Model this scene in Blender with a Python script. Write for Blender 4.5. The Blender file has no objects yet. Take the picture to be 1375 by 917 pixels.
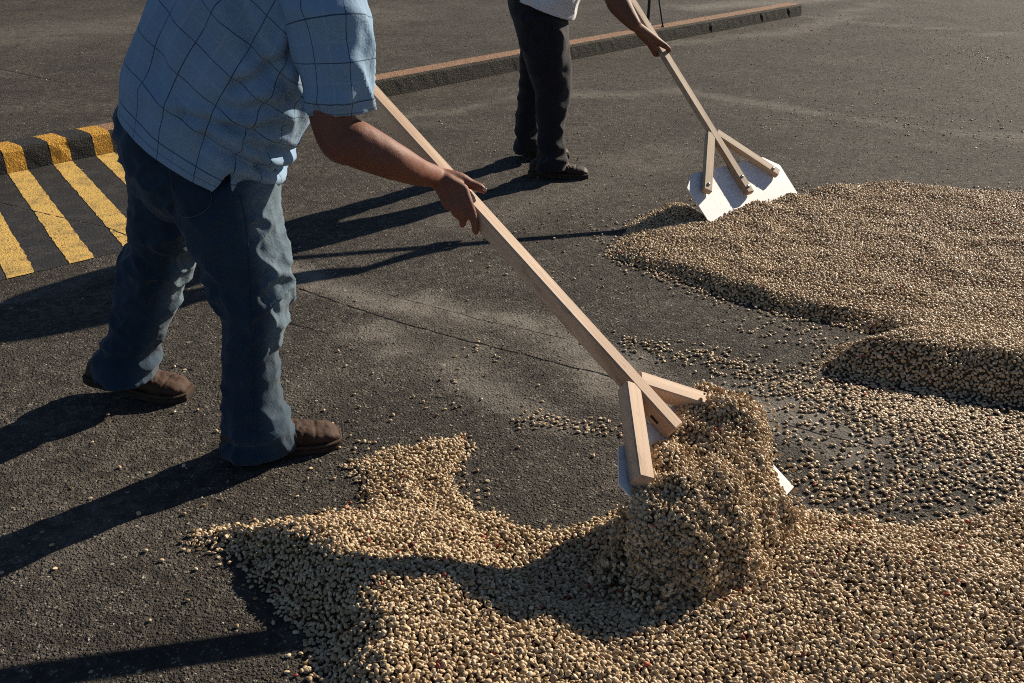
import bpy, math, random
import numpy as np
from mathutils import Vector, Matrix

random.seed(7); rng = np.random.default_rng(7)
S = bpy.context.scene
COL = S.collection
# ------------------------------------------------------------------ camera
F, CH, XC, YC = 1338.0, 1.40, 687.5, 458.5           # focal length in photo pixels, camera height in metres
PITCH = math.atan((YC + 170) / F)
cam = bpy.data.cameras.new('camera'); cam_o = bpy.data.objects.new('camera', cam); COL.objects.link(cam_o)
cam.sensor_width = 36; cam.lens = F * 36 / 1375; cam.clip_start = .05; cam.clip_end = 1000
cam_o.location = (0, 0, CH); cam_o.rotation_euler = (math.pi / 2 - PITCH, 0, 0)
cam.dof.use_dof = True; cam.dof.focus_distance = 2.45; cam.dof.aperture_fstop = 20
S.camera = cam_o
# ------------------------------------------------------------------ light
SUN_AZ, SUN_EL = math.radians(43.5), math.radians(26)   # azimuth counted from +X towards +Y
w = bpy.data.worlds.new('World'); S.world = w; w.use_nodes = True
nt = w.node_tree; bg = nt.nodes['Background']
sky = nt.nodes.new('ShaderNodeTexSky'); sky.sky_type = 'NISHITA'; sky.sun_disc = False
sky.sun_elevation = SUN_EL; sky.sun_rotation = math.pi / 2 - SUN_AZ
sky.altitude = 1500; sky.air_density = .75; sky.dust_density = .3
nt.links.new(sky.outputs[0], bg.inputs[0]); bg.inputs[1].default_value = 0.05
sl = bpy.data.lights.new('sun', 'SUN'); sl.energy = 5.0; sl.angle = math.radians(.53); sl.color = (1, .88, .71)
so = bpy.data.objects.new('sun', sl); COL.objects.link(so)
sd = Vector((math.cos(SUN_AZ) * math.cos(SUN_EL), math.sin(SUN_AZ) * math.cos(SUN_EL), math.sin(SUN_EL)))
so.rotation_euler = sd.to_track_quat('Z', 'Y').to_euler(); so.location = sd * 20
S.view_settings.view_transform = 'Standard'; S.view_settings.look = 'None'
S.view_settings.exposure = 0.62;
S.render.engine = 'CYCLES'; S.cycles.use_denoising = False; S.cycles.filter_width = 1.0; S.cycles.pixel_filter_type = 'BLACKMAN_HARRIS'; S.view_settings.gamma = 1

# ------------------------------------------------------------------ measuring helpers
CP, SP = math.cos(PITCH), math.sin(PITCH)
def ray(x, y):
    u, v = (x - XC) / F, (y - YC) / F
    return np.array([u, CP - v * SP, -SP - v * CP])
def gp(x, y, z=0.0):
    r = ray(x, y); return np.array([0, 0, CH]) + r * ((z - CH) / r[2])
def pd(x, y, Y):
    r = ray(x, y); return np.array([0, 0, CH]) + r * (Y / r[1])
def px_per_m(P): return F / (P[1] * CP + (CH - P[2]) * SP)
def norm(v): v = np.asarray(v, float); return v / np.linalg.norm(v)

# ------------------------------------------------------------------ numpy noise
_perm = rng.permutation(256); _perm = np.concatenate([_perm, _perm, _perm]); _val = rng.uniform(-1, 1, 256)
def vnoise(p):
    p = np.asarray(p, float); i = np.floor(p).astype(int); f = p - i; f = f * f * f * (f * (f * 6 - 15) + 10); i &= 255
    r = 0
    for dx in (0, 1):
        for dy in (0, 1):
            for dz in (0, 1):
                h = _val[_perm[_perm[_perm[(i[:, 0] + dx) & 255] + ((i[:, 1] + dy) & 255)] + ((i[:, 2] + dz) & 255)] & 255]
                r = r + h * np.where(dx, f[:, 0], 1 - f[:, 0]) * np.where(dy, f[:, 1], 1 - f[:, 1]) * np.where(dz, f[:, 2], 1 - f[:, 2])
    return r
def sstep(a, b, x):
    t = np.clip((x - a) / (b - a), 0, 1); return t * t * (3 - 2 * t)
def gauss(x, m, s): return np.exp(-((x - m) / s) ** 2)
def crom(a, m):
    """Catmull-Rom resample of the rows of a to m rows."""
    a = np.asarray(a, float); n = len(a)
    if a.ndim == 1: a = a[:, None]
    t = np.linspace(0, n - 1, m); i = np.minimum(t.astype(int), n - 2); f = (t - i)[:, None]
    p0, p1, p2, p3 = a[np.maximum(i - 1, 0)], a[i], a[i + 1], a[np.minimum(i + 2, n - 1)]
    return .5 * (2 * p1 + (p2 - p0) * f + (2 * p0 - 5 * p1 + 4 * p2 - p3) * f ** 2 + (3 * p1 - p0 - 3 * p2 + p3) * f ** 3)

# ------------------------------------------------------------------ object helpers
def tag(o, label=None, cat=None, group=None, kind=None):
    if label: o['label'] = label
    if cat: o['category'] = cat
    if group: o['group'] = group
    if kind: o['kind'] = kind
    return o
def link(name, me, mats, parent=None, loc=(0, 0, 0)):
    o = bpy.data.objects.new(name, me); COL.objects.link(o); o.location = loc
    if parent is not None: o.parent = parent
    for m in (mats if isinstance(mats, (list, tuple)) else [mats]): me.materials.append(m)
    return o
def empty(name, loc):
    o = bpy.data.objects.new(name, None); COL.objects.link(o); o.location = loc; o.empty_display_size = .1; return o
def mesh(V, Fc, smooth=True, name='m'):
    me = bpy.data.meshes.new(name); me.from_pydata([tuple(map(float, v)) for v in V], [], [tuple(map(int, f)) for f in Fc]); me.update()
    if smooth: me.shade_smooth()
    return me
def setattr_f(me, name, arr):
    a = me.attributes.new(name, 'FLOAT', 'POINT'); a.data.foreach_set('value', np.ascontiguousarray(arr, dtype=np.float32))
def setattr_v(me, name, arr):
    a = me.attributes.new(name, 'FLOAT_VECTOR', 'POINT'); a.data.foreach_set('vector', np.ascontiguousarray(arr, dtype=np.float32).ravel())
def getco(me):
    a = np.empty(len(me.vertices) * 3, np.float32); me.vertices.foreach_get('co', a); return a.reshape(-1, 3).astype(float)
def getno(me):
    a = np.empty(len(me.vertices) * 3, np.float32); me.vertices.foreach_get('normal', a); return a.reshape(-1, 3).astype(float)
def setco(me, co):
    me.vertices.foreach_set('co', np.ascontiguousarray(co, dtype=np.float32).ravel()); me.update()
class MB:
    def __init__(s): s.V = []; s.F = []
    def add(s, V, Fc):
        b = len(s.V); s.V += [tuple(map(float, v)) for v in V]; s.F += [tuple(int(i) + b for i in f) for f in Fc]; return s
def loft(rings, cap=True):
    """rings: list of (n,3) arrays."""
    n = len(rings[0]); V = np.concatenate(rings); Fc = []
    for k in range(len(rings) - 1):
        a, b = k * n, (k + 1) * n
        for i in range(n):
            j = (i + 1) % n; Fc.append((a + i, a + j, b + j, b + i))
    if cap:
        Fc.append(tuple(range(n - 1, -1, -1))); Fc.append(tuple(range((len(rings) - 1) * n, len(rings) * n)))
    return V, Fc
def ell(c, u, v, ru, rv, n=32, p=1.0):
    t = np.linspace(0, 2 * math.pi, n, endpoint=False); c_, s_ = np.cos(t), np.sin(t)
    c_ = np.sign(c_) * np.abs(c_) ** p; s_ = np.sign(s_) * np.abs(s_) ** p
    return np.asarray(c) + np.outer(c_ * ru, u) + np.outer(s_ * rv, v)
def chain(pts, rads, n=14, seg=6, flat=None):
    """round-ended tapering tube through pts."""
    pts = np.asarray(pts, float); rads = np.asarray(rads, float)
    m = max(2, (len(pts) - 1) * seg + 1)
    P = crom(pts, m); R = np.maximum(crom(rads, m)[:, 0], 1e-4)
    T = np.gradient(P, axis=0); T /= np.linalg.norm(T, axis=1)[:, None] + 1e-12
    u = np.cross(T[0], [0.3, .2, .9]); u /= np.linalg.norm(u); rings = []
    def ring(c, t, r):
        nonlocal u
        u = u - t * np.dot(u, t); u /= np.linalg.norm(u); return ell(c, u, np.cross(t, u), r, r, n)
    for a in (80, 55, 28): rings.append(ring(P[0] - T[0] * R[0] * math.sin(math.radians(a)), T[0], R[0] * math.cos(math.radians(a))))
    for i in range(m): rings.append(ring(P[i], T[i], R[i]))
    for a in (28, 55, 80): rings.append(ring(P[-1] + T[-1] * R[-1] * math.sin(math.radians(a)), T[-1], R[-1] * math.cos(math.radians(a))))
    return loft(rings)
def ellipsoid(c, r, R=np.eye(3), n=20, m=12):
    rings = []
    for k in range(m):
        a = -math.pi / 2 + math.pi * (k + .5) / m
        rings.append(np.asarray(c) + ell((0, 0, math.sin(a) * r[2]), (1, 0, 0), (0, 1, 0), r[0] * math.cos(a), r[1] * math.cos(a), n) @ np.asarray(R).T)
    return loft(rings)
def remesh(mb, voxel, smooth=4, fac=.5):
    me = mesh(mb.V, mb.F); o = bpy.data.objects.new('temporary', me); COL.objects.link(o)
    r = o.modifiers.new('r', 'REMESH'); r.mode = 'VOXEL'; r.voxel_size = voxel; r.use_smooth_shade = True
    if smooth: s = o.modifiers.new('s', 'SMOOTH'); s.iterations = smooth; s.factor = fac
    dg = bpy.context.evaluated_depsgraph_get(); dg.update()
    out = bpy.data.meshes.new_from_object(o.evaluated_get(dg)); bpy.data.objects.remove(o); bpy.data.meshes.remove(me)
    out.materials.clear(); out.shade_smooth(); return out
def box_bar(a, b, up, w_, h_, bev=.004):
    """square bar from a to b; up: the direction of its h side. bevelled long edges and ends."""
    a, b = np.asarray(a, float), np.asarray(b, float); d = norm(b - a); s = norm(np.cross(d, up)); q = np.cross(s, d)
    def sec(c, k):
        hw, hh = w_ / 2 - k, h_ / 2 - k; e = bev
        return np.array([c + s * x + q * y for x, y in ((-hw + e, -hh), (hw - e, -hh), (hw, -hh + e), (hw, hh - e), (hw - e, hh), (-hw + e, hh), (-hw, hh - e), (-hw, -hh + e))])
    L = np.linalg.norm(b - a); n = max(2, int(L / .06))
    rings = [sec(a, bev * .8), sec(a + d * bev, 0)] + [sec(a + d * (L * t / n), 0) for t in range(1, n)] + [sec(b - d * bev, 0), sec(b, bev * .8)]
    return loft(rings)

# ------------------------------------------------------------------ material helpers
class NT:
    def __init__(s, name):
        s.m = bpy.data.materials.new(name); s.m.use_nodes = True; s.t = s.m.node_tree
        s.b = s.t.nodes['Principled BSDF']; s.out = s.t.nodes['Material Output']
    def n(s, ty, **kw):
        x = s.t.nodes.new(ty)
        for k, v in kw.items(): setattr(x, k, v)
        return x
    def l(s, a, b): s.t.links.new(a, b)
    def put(s, sock, v):
        if hasattr(v, 'is_linked') or isinstance(v, bpy.types.NodeSocket): s.l(v, sock)
        elif v is not None: sock.default_value = v
    def math(s, op, a, b=None, c=None, clamp=False):
        x = s.n('ShaderNodeMath', operation=op, use_clamp=clamp); s.put(x.inputs[0], a)
        if b is not None: s.put(x.inputs[1], b)
        if c is not None: s.put(x.inputs[2], c)
        return x.outputs[0]
    def vmath(s, op, a, b=None, out=0):
        x = s.n('ShaderNodeVectorMath', operation=op); s.put(x.inputs[0], a)
        if b is not None: s.put(x.inputs[3] if op == 'SCALE' else x.inputs[1], b)
        return x.outputs[out]
    def coord(s, which='Object'): return s.n('ShaderNodeTexCoord').outputs[which]
    def noise(s, vec, scale, detail=4, rough=.55, dist=0, out=0):
        x = s.n('ShaderNodeTexNoise'); s.put(x.inputs['Vector'], vec); x.inputs['Scale'].default_value = scale
        x.inputs['Detail'].default_value = detail; x.inputs['Roughness'].default_value = rough; x.inputs['Distortion'].default_value = dist
        return x.outputs[out]
    def voro(s, vec, scale, feature='F1', out=0, rnd=1):
        x = s.n('ShaderNodeTexVoronoi', feature=feature); s.put(x.inputs['Vector'], vec); x.inputs['Scale'].default_value = scale
        x.inputs['Randomness'].default_value = rnd; return x.outputs[out]
    def ramp(s, f, *st, interp='LINEAR'):
        x = s.n('ShaderNodeValToRGB'); s.l(f, x.inputs[0]); e = x.color_ramp.elements; x.color_ramp.interpolation = interp
        while len(e) < len(st): e.new(.5)
        for el, (p, c) in zip(e, st): el.position = p; el.color = (*c, 1) if not isinstance(c, (int, float)) else (c, c, c, 1)
        return x.outputs[0]
    def rng(s, f, a, b, c=0., d=1., smooth=False):
        x = s.n('ShaderNodeMapRange', clamp=True, interpolation_type='SMOOTHSTEP' if smooth else 'LINEAR'); s.put(x.inputs[0], f)
        for i, v in enumerate((a, b, c, d)): x.inputs[i + 1].default_value = v
        return x.outputs[0]
    def mix(s, f, a, b, mode='MIX'):
        x = s.n('ShaderNodeMix', data_type='RGBA', blend_type=mode); s.put(x.inputs[0], f)
        for i, v in ((6, a), (7, b)): s.put(x.inputs[i], (*v, 1) if isinstance(v, tuple) and len(v) == 3 else v)
        return x.outputs[2]
    def bump(s, h, strength, dist, prev=None):
        x = s.n('ShaderNodeBump'); x.inputs['Strength'].default_value = strength; x.inputs['Distance'].default_value = dist
        s.l(h, x.inputs['Height'])
        if prev is not None: s.l(prev, x.inputs['Normal'])
        return x.outputs[0]
    def attr(s, name, ty='GEOMETRY', out='Fac'):
        x = s.n('ShaderNodeAttribute', attribute_name=name, attribute_type=ty); return x.outputs[out]
    def fin(s, color=None, rough=None, normal=None, spec=None, metal=None):
        if color is not None: s.put(s.b.inputs['Base Color'], (*color, 1) if isinstance(color, tuple) else color)
        s.put(s.b.inputs['Roughness'], rough); s.put(s.b.inputs['Specular IOR Level'], spec); s.put(s.b.inputs['Metallic'], metal)
        if normal is not None: s.l(normal, s.b.inputs['Normal'])
        return s.m

# ------------------------------------------------------------------ ground material
def seg_dist(N, xy, pts):
    d = None
    for A, B in zip(pts[:-1], pts[1:]):
        A3 = (float(A[0]), float(A[1]), 0.); BA = np.array([B[0] - A[0], B[1] - A[1], 0.]); L2 = float(BA @ BA)
        pa = N.vmath('SUBTRACT', xy, A3); h = N.math('DIVIDE', N.vmath('DOT_PRODUCT', pa, tuple(BA), out=1), L2, clamp=True)
        q = N.n('ShaderNodeVectorMath', operation='SCALE'); q.inputs[0].default_value = tuple(BA); N.l(h, q.inputs['Scale'])
        k = N.vmath('LENGTH', N.vmath('SUBTRACT', pa, q.outputs[0]), out=1)
        d = k if d is None else N.math('MINIMUM', d, k)
    return d
def G(*pts): return [gp(*p)[:2] for p in pts]
def aggregate(N, co, fine=1.0):
    """dark binder with stones of several sizes: colour factor, height"""
    v1 = N.voro(co, 105 * fine); c1 = N.voro(co, 105 * fine, out=1)
    v2 = N.voro(co, 230 * fine); c2 = N.voro(co, 230 * fine, out=1)
    s1 = N.math('SUBTRACT', 1., N.rng(v1, 0, .62), clamp=True); s2 = N.math('SUBTRACT', 1., N.rng(v2, 0, .6), clamp=True)
    h = N.math('ADD', N.math('MULTIPLY', s1, N.rng(N.n_sep(c1, 0), 0, 1, .25, 1.)), N.math('MULTIPLY', s2, .45))
    return h, c1, c2
def _sep(s, c, i):
    x = s.n('ShaderNodeSeparateColor'); s.l(c, x.inputs[0]); return x.outputs[i]
NT.n_sep = _sep

def ground_material():
    N = NT('asphalt'); co = N.coord(); flat = N.vmath('MULTIPLY', co, (1., 1., 0.))
    warp = N.vmath('SCALE', N.vmath('SUBTRACT', N.noise(flat, 9, 4, out=1), (.5, .5, .5)), .035)
    xy = N.vmath('MULTIPLY', N.vmath('ADD', flat, warp), (1., 1., 0.))
    h, c1, c2 = aggregate(N, flat)
    r1, r2 = N.n_sep(c1, 0), N.n_sep(c2, 1)
    # binder and stones
    base = N.ramp(N.noise(flat, 1.3, 6, .6), (.28, (.046, .0395, .032)), (.5, (.074, .064, .0525)), (.72, (.108, .093, .077)))
    stone = N.mix(N.rng(r1, .55, 1), (.070, .060, .049), (.200, .172, .140))
    colr = N.mix(N.rng(h, .35, 1.0), base, stone)
    colr = N.mix(N.math('GREATER_THAN', r2, .955), colr, (.36, .32, .26))
    colr = N.mix(N.math('MULTIPLY', N.math('GREATER_THAN', r1, .985), N.rng(h, .5, .8)), colr, (.46, .42, .35))
    # dust-polished smoother strips (measured on the sheet, see below)
    dust = N.attr('dust')
    dust = N.math('MULTIPLY', dust, N.rng(N.noise(flat, 14, 5, .65),   .3, .58, .5, 1))
    colr = N.mix(dust, colr, N.ramp(N.noise(flat, 60, 5, .7), (.3, (.135, .121, .103)), (.7, (.235, .212, .182))))
    wornp = N.math('MULTIPLY', N.rng(N.noise(flat, 1.1, 7, .7), .47, .66, 0, 1, True), N.rng(N.noise(flat, 8, 6, .7), .35, .6, .3, 1))
    colr = N.mix(N.math('MULTIPLY', wornp, .55), colr, (.150, .130, .106))
    cu = N.n('ShaderNodeCombineXYZ'); N.l(N.math('MULTIPLY', N.vmath('DOT_PRODUCT', flat, (.80, .60, 0.), out=1), .9), cu.inputs[0]); N.l(N.math('MULTIPLY', N.vmath('DOT_PRODUCT', flat, (-.60, .80, 0.), out=1), 9.), cu.inputs[1])
    sweep = N.rng(N.noise(cu.outputs[0], 1., 6, .65, .4),   .50, .70, 0, .48, True); colr = N.mix(sweep, colr, (.150, .132, .110))
    # coarse stones and pale crumbs that still read far away
    c3 = N.voro(flat, 42, out=1); v3 = N.voro(flat, 42); r3 = N.n_sep(c3, 0)
    colr = N.mix(N.math('MULTIPLY', N.rng(r3, .0, 1., .0, .78), N.math('SUBTRACT', 1., dust)), colr, (.022, .0185, .016))
    colr = N.mix(N.math('MULTIPLY', N.math('GREATER_THAN', N.n_sep(c3, 1), .982), N.math('LESS_THAN', N.math('ADD', v3, N.math('MULTIPLY', N.noise(flat, 120, 2), .3)), .36)), colr, (.42, .38, .31))
    # dark stains
    colr = N.mix(N.rng(N.noise(flat, 2.3, 7, .68), .50, .66, 0, .6), colr, (.029, .0245, .020))
    # cracks
    cr = None
    for pts, wd in ((G((393, 384), (470, 413), (560, 440), (660, 466), (820, 506)), .0045), (G((1010, 560), (1130, 590), (1240, 622)), .0035), (G((380, 432), (440, 448)), .0028), (G((205, 486), (228, 491), (256, 498)), .006),
                    (G((520, 395), (640, 428), (760, 455)), .002), (G((1240, 40), (1375, 47)), .008), (G((1270, 176), (1375, 187)), .006),
                    (G((0, 93), (90, 112)), .008), (G((575, 65), (625, 75)), .006)):
        d = seg_dist(N, xy, pts); m = N.rng(d, wd * 1.6, wd * .5)
        cr = m if cr is None else N.math('MAXIMUM', cr, m)
    cr = N.math('MULTIPLY', cr, N.rng(N.noise(flat, 22, 3, .6), .36, .5, .2, 1))
    colr = N.mix(cr, colr, (.010, .009, .008))
    hh = N.math('MULTIPLY', h, N.math('SUBTRACT', 1., N.math('MULTIPLY', dust, .75)))
    b1 = N.bump(N.noise(flat, 5, 4, .6), .5, .012)
    b2 = N.bump(hh, 1.0, .008, b1)
    b3 = N.bump(N.math('SUBTRACT', 1., cr), 1., .006, b2)
    return N.fin(colr, N.rng(N.noise(flat, 40, 3), .3, .7, .8, .97), b3, .22)
M_GROUND = ground_material()

def paint_mat(name, c, worn, wear=.5):
    N = NT(name); co = N.coord(); h, c1, c2 = aggregate(N, co, .9)
    n = N.noise(co, 35, 6, .7)
    colr = N.mix(N.rng(n, .35, .7), tuple(x * .86 for x in c), c)
    f = N.math('MULTIPLY', N.rng(N.math('ADD', N.noise(co, 9, 6, .75), N.math('MULTIPLY', N.n_sep(c2, 0), .12)), .54, .68), wear)
    colr = N.mix(f, colr, worn)
    colr = N.mix(N.math('GREATER_THAN', N.n_sep(c1, 1), .99), colr, tuple(x * .4 for x in c))
    xy = N.vmath('MULTIPLY', N.vmath('ADD', co, N.vmath('SCALE', N.vmath('SUBTRACT', N.noise(co, 14, 4, out=1), (.5, .5, .5)), .03)), (1., 1., 0.))
    cr = N.rng(seg_dist(N, xy, G((-40, 262), (60, 288), (140, 305), (200, 330))), .006, .002)
    cr = N.math('MULTIPLY', cr, N.rng(N.noise(co, 22, 3), .38, .5))
    colr = N.mix(cr, colr, (.012, .011, .01))
    return N.fin(colr, .7, N.bump(N.math('SUBTRACT', h, N.math('MULTIPLY', cr, 2.)), .75, .003), .3)
M_YEL = paint_mat('yellow_road_paint', (.68, .44, .12), (.16, .12, .06), .6)
M_BLK = paint_mat('black_road_paint', (.024, .023, .023), (.05, .046, .04), .8)
def kerb_mat(name, c, c2, rough_h=1.0):
    N = NT(name); co = N.coord(); n1 = N.noise(co, 55, 6, .75); n2 = N.noise(co, 9, 5, .6); v = N.voro(co, 120); vc = N.voro(co, 160, out=1)
    colr = N.mix(N.rng(n1, .38, .66), c2, c); colr = N.mix(N.rng(n2, .5, .75, 0, .55), colr, tuple(x * .45 for x in c))
    colr = N.mix(N.math('MULTIPLY', N.math('GREATER_THAN', N.n_sep(vc, 0), .93), .6), colr, tuple(min(1, x * 1.8 + .03) for x in c))
    hgt = N.math('ADD', N.math('MULTIPLY', n1, 1.2), N.math('MULTIPLY', v, -.7))
    return N.fin(colr, .85, N.bump(hgt, .9, .008 * rough_h), .25)
M_KRED = kerb_mat('worn_red_kerb_paint', (.42, .245, .145), (.17, .095, .055))
M_KFACE = kerb_mat('mossy_shaded_concrete', (.060, .052, .040), (.018, .016, .013), 1.6)  # stained concrete, with the shade on the kerb face also put into the colour
M_KYEL = kerb_mat('yellow_kerb_paint', (.62, .34, .055), (.42, .21, .03), .8)
M_KBLK = kerb_mat('black_kerb_paint', (.030, .029, .029), (.018, .018, .018), .8)

# ------------------------------------------------------------------ ground sheet
def axis(lo, hi, fine, coarse_to, n=24):
    a = np.arange(lo, hi + 1e-6, fine); e = np.geomspace(fine * 1.5, coarse_to, n); return np.concatenate([(lo - e)[::-1], a, hi + e])
gxs = axis(-3.2, 3.2, .028, 150); gys = np.concatenate([axis(1.0, 5.6, .028, 150)[:-24], 5.6 + np.arange(1, 100) * .09, 14.6 + np.geomspace(.2, 150, 20)])
GX, GY = np.meshgrid(gxs, gys); gq = np.stack([GX.ravel(), GY.ravel()], 1); nx = len(gxs)
wq = gq + .08 * np.stack([vnoise(np.column_stack([gq * 2.3, gq[:, 0] * 0])), vnoise(np.column_stack([gq * 2.3, gq[:, 0] * 0 + 7]))], 1) + .05 * np.stack([vnoise(np.column_stack([gq * 7, gq[:, 0] * 0])), vnoise(np.column_stack([gq * 7, gq[:, 0] * 0 + 7]))], 1)
def np_seg(q, pts):
    d = np.full(len(q), 1e9)
    for A, B in zip(pts[:-1], pts[1:]):
        A, B = np.asarray(A), np.asarray(B); ba = B - A; t = np.clip((q - A) @ ba / (ba @ ba), 0, 1); d = np.minimum(d, np.linalg.norm(q - A - t[:, None] * ba, axis=1))
    return d
dustv = np.zeros(len(gq))
for pts, wd, k in ((G((385, 362), (560, 412), (830, 498), (1150, 585)), .15, 1.), (G((480, 440), (600, 485), (760, 555)), .14, .85), (G((560, 415), (760, 470)), .22, .7), (G((420, 520), (520, 490)), .15, .35),
                   (G((505, 160), (600, 150), (700, 130), (900, 122), (1130, 158), (1375, 188)), .17, .65), (G((1075, 22), (1180, 32), (1375, 48)), .12, .7),
                   (G((0, 400), (190, 340)), .10, .5), (G((880, 60), (1080, 40), (1180, 4)), .3, .6), (G((930, 10), (1150, -6)), .5, .9), (G((-160, 800), (150, 700)), .25, .3), (G((-100, 60), (200, 30), (480, 20)), 1.3, .5), (G((600, 300), (800, 240), (900, 200)), .3, .35), (G((1000, 530), (1200, 590), (1375, 640)), .2, .6)):
    dustv = np.maximum(dustv, sstep(wd, wd * .15, np_seg(wq, pts)) * k)
gz = np.zeros(len(gq)); gme = mesh(np.column_stack([gq, gz]), [(j * nx + i, j * nx + i + 1, (j + 1) * nx + i + 1, (j + 1) * nx + i) for j in range(len(gys) - 1) for i in range(nx - 1)], False)
setattr_f(gme, 'dust', dustv); go = link('ground', gme, M_GROUND)
tag(go, 'dark grey weathered asphalt yard with dusty strips and cracks', kind='structure')

# loose grit: small dark and pale stones lying on the asphalt, real geometry
def grit():
    n = 15000; q = np.stack([rng.uniform(-1, 1, n), rng.uniform(1.3, 11.5, n)], 1); q[:, 0] *= .35 + q[:, 1] * .62; r = rng.uniform(.0012, .0030, n) * (.9 + .13 * q[:, 1]) * rng.choice([1, 1, 1, 1.5], n)
    base_ = np.array([(1, 0, .1), (.1, .9, .0), (-.9, .1, .1), (0, -1, 0), (.1, .05, .75)]); V = []; Fc = []; an = rng.uniform(0, 6.28, n); c, s_ = np.cos(an), np.sin(an)
    pts = base_[None] * rng.uniform(.65, 1.25, (n, 5, 1)) * r[:, None, None]; x = pts[..., 0] * c[:, None] - pts[..., 1] * s_[:, None] + q[:, :1]; y = pts[..., 0] * s_[:, None] + pts[..., 1] * c[:, None] + q[:, 1:]; z = np.maximum(pts[..., 2], -.001) + .0003
    V = np.stack([x, y, z], 2).reshape(-1, 3); t = np.array([(0, 1, 4), (1, 2, 4), (2, 3, 4), (3, 0, 4)]); Fc = (t[None] + 5 * np.arange(n)[:, None, None]).reshape(-1, 3)
    me = bpy.data.meshes.new('loose_grit'); me.from_pydata(V.tolist(), [], Fc.tolist()); setattr_f(me, 'tone', np.repeat(rng.random(n), 5))
    N = NT('grit_stones'); colr = N.ramp(N.attr('tone'), (0., (.026, .023, .020)), (.3, (.055, .047, .038)), (.75, (.16, .135, .11)), (.93, (.42, .38, .32)), interp='CONSTANT'); m = N.fin(colr, .8, None, .3)
    tag(link('loose_grit', me, m), 'fine dark and pale grit strewn over the asphalt', kind='stuff')
grit()

# ------------------------------------------------------------------ kerb
KH = .125
kb = [gp(*p)[:2] for p in ((-330, 300), (-120, 262), (13, 235), (75, 222.5), (143, 207), (330, 167), (519, 129.6), (699, 94), (886, 58.6), (1075, 21))]
kb = np.array(kb)
# even the traced line out a little: it is one gentle curve
t_ = np.concatenate([[0], np.cumsum(np.linalg.norm(np.diff(kb, axis=0), axis=1))])
cx, cy = np.polyfit(t_, kb[:, 0], 3), np.polyfit(t_, kb[:, 1], 3)
def kpos(s): return np.array([np.polyval(cx, s), np.polyval(cy, s)])
def ktan(s): return norm(kpos(s + .01) - kpos(s - .01))
def s_at(px_x, z=0.):
    ss = np.linspace(-1, t_[-1] + 1, 3000); best = None
    for s in ss:
        q = kpos(s); d = q[1] * CP + (CH - z) * SP; e = abs(XC + F * q[0] / d - px_x)
        if best is None or e < best[0]: best = (e, s)
    return best[1]
KW = .20
def kerb_piece(s0, s1, name, parent, mats, step=.05, jag=.003):
    n = max(2, int((s1 - s0) / step)); ss = np.linspace(s0, s1, n + 1); rings = []
    for s in ss:
        q = kpos(s); T = ktan(s); back = np.array([-T[1], T[0]]); e = rng.normal(0, jag, 8) * np.array([1, 1, .45, .3, .3, .3, 1, 1])
        prof = [(0, 0), (.004 + e[0], KH * .5 + e[1]), (.008 + e[2], KH - .02 + e[3]), (.022 + e[4], KH - .003), (KW * .5, KH + e[5] * .6), (KW - .02, KH - .002), (KW - .004, KH - .02), (KW, 0)]
        rings.append(np.array([(*(q + back * a), b) for a, b in prof[::-1]]))
    V, Fc = loft(rings); me = mesh(V, Fc, False); npr = 8
    for i, p in enumerate(me.polygons):
        p.material_index = 0 if i < n * npr and i % npr in (1, 2, 3) else (1 if len(mats) > 1 else 0)
    return link(name, me, mats, parent)
kerb = empty('kerb', (0, 0, 0)); tag(kerb, 'low concrete kerb with red top and black and yellow end', 'kerb')
edges = [s_at(x) for x in (11, 38, 71, 99, 129, 157)]
w_seg = [edges[0] - (edges[2] - edges[1]) - i * (edges[3] - edges[1]) for i in range(0)]
per = (edges[4] - edges[0]) / 2; wy = edges[1] - edges[0]
cuts = []
for i in range(-4, 3):
    a = edges[0] + i * per; cuts.append((a, a + wy, M_KYEL))
    if i < 2: cuts.append((a + wy, a + per, M_KBLK))
for a, b, m in cuts: kerb_piece(a, b, 'yellow_block' if m is M_KYEL else 'black_block', kerb, [m])
kerb_piece(cuts[-1][1], t_[-1], 'red_topped_kerb', kerb, [M_KRED, M_KFACE], .05, .0016)

# road marking sheets: black panel and yellow stripes
def sheet(name, pts, z, m):
    c = np.mean(pts, axis=0); n = []
    for a, b in zip(pts, pts[1:] + pts[:1]):
        L = np.linalg.norm(np.array(b) - a); k = max(2, int(L / .03))
        for i in range(k):
            q = np.array(a) + (np.array(b) - a) * i / k; n.append((*(q + rng.normal(0, .0018, 2)), z))
    return link(name, mesh(n, [tuple(range(len(n)))], False), m)
lowL, lowR = gp(18.4, 373)[:2], gp(167, 337)[:2]; ld = norm(lowR - lowL)
f0, f1 = kpos(edges[0] - 4 * per), kpos(cuts[-1][1] + .25)
off = np.array([ld[1], -ld[0]]) * .004
o_ = sheet('road_marking', [lowL - ld * 1.3, lowR + ld * .75, f1 + off, kpos(edges[2]) + off, kpos(edges[0]) + off, f0 + off], .0015, M_BLK)
tag(o_, 'black painted panel on the asphalt under the yellow stripes', kind='structure')
# stripe slant measured on two stripes
sl_dir = norm(gp(93.6, 353)[:2] - gp(12.8, 235)[:2])
def to_low(p):      # intersection of p + t*sl_dir with the low line
    A = np.array([sl_dir, -ld]).T; t, _ = np.linalg.solve(A, lowL - p); return p + sl_dir * t
for i in range(-3, 3):
    a, b = kpos(edges[0] + i * per), kpos(edges[0] + i * per + wy)
    a, b = a + sl_dir * .006, b + sl_dir * .006
    o_ = sheet('road_marking', [to_low(a), to_low(b), b, a], .0032, M_YEL); tag(o_, 'yellow diagonal stripe painted on the asphalt below the kerb', kind='structure')

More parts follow.
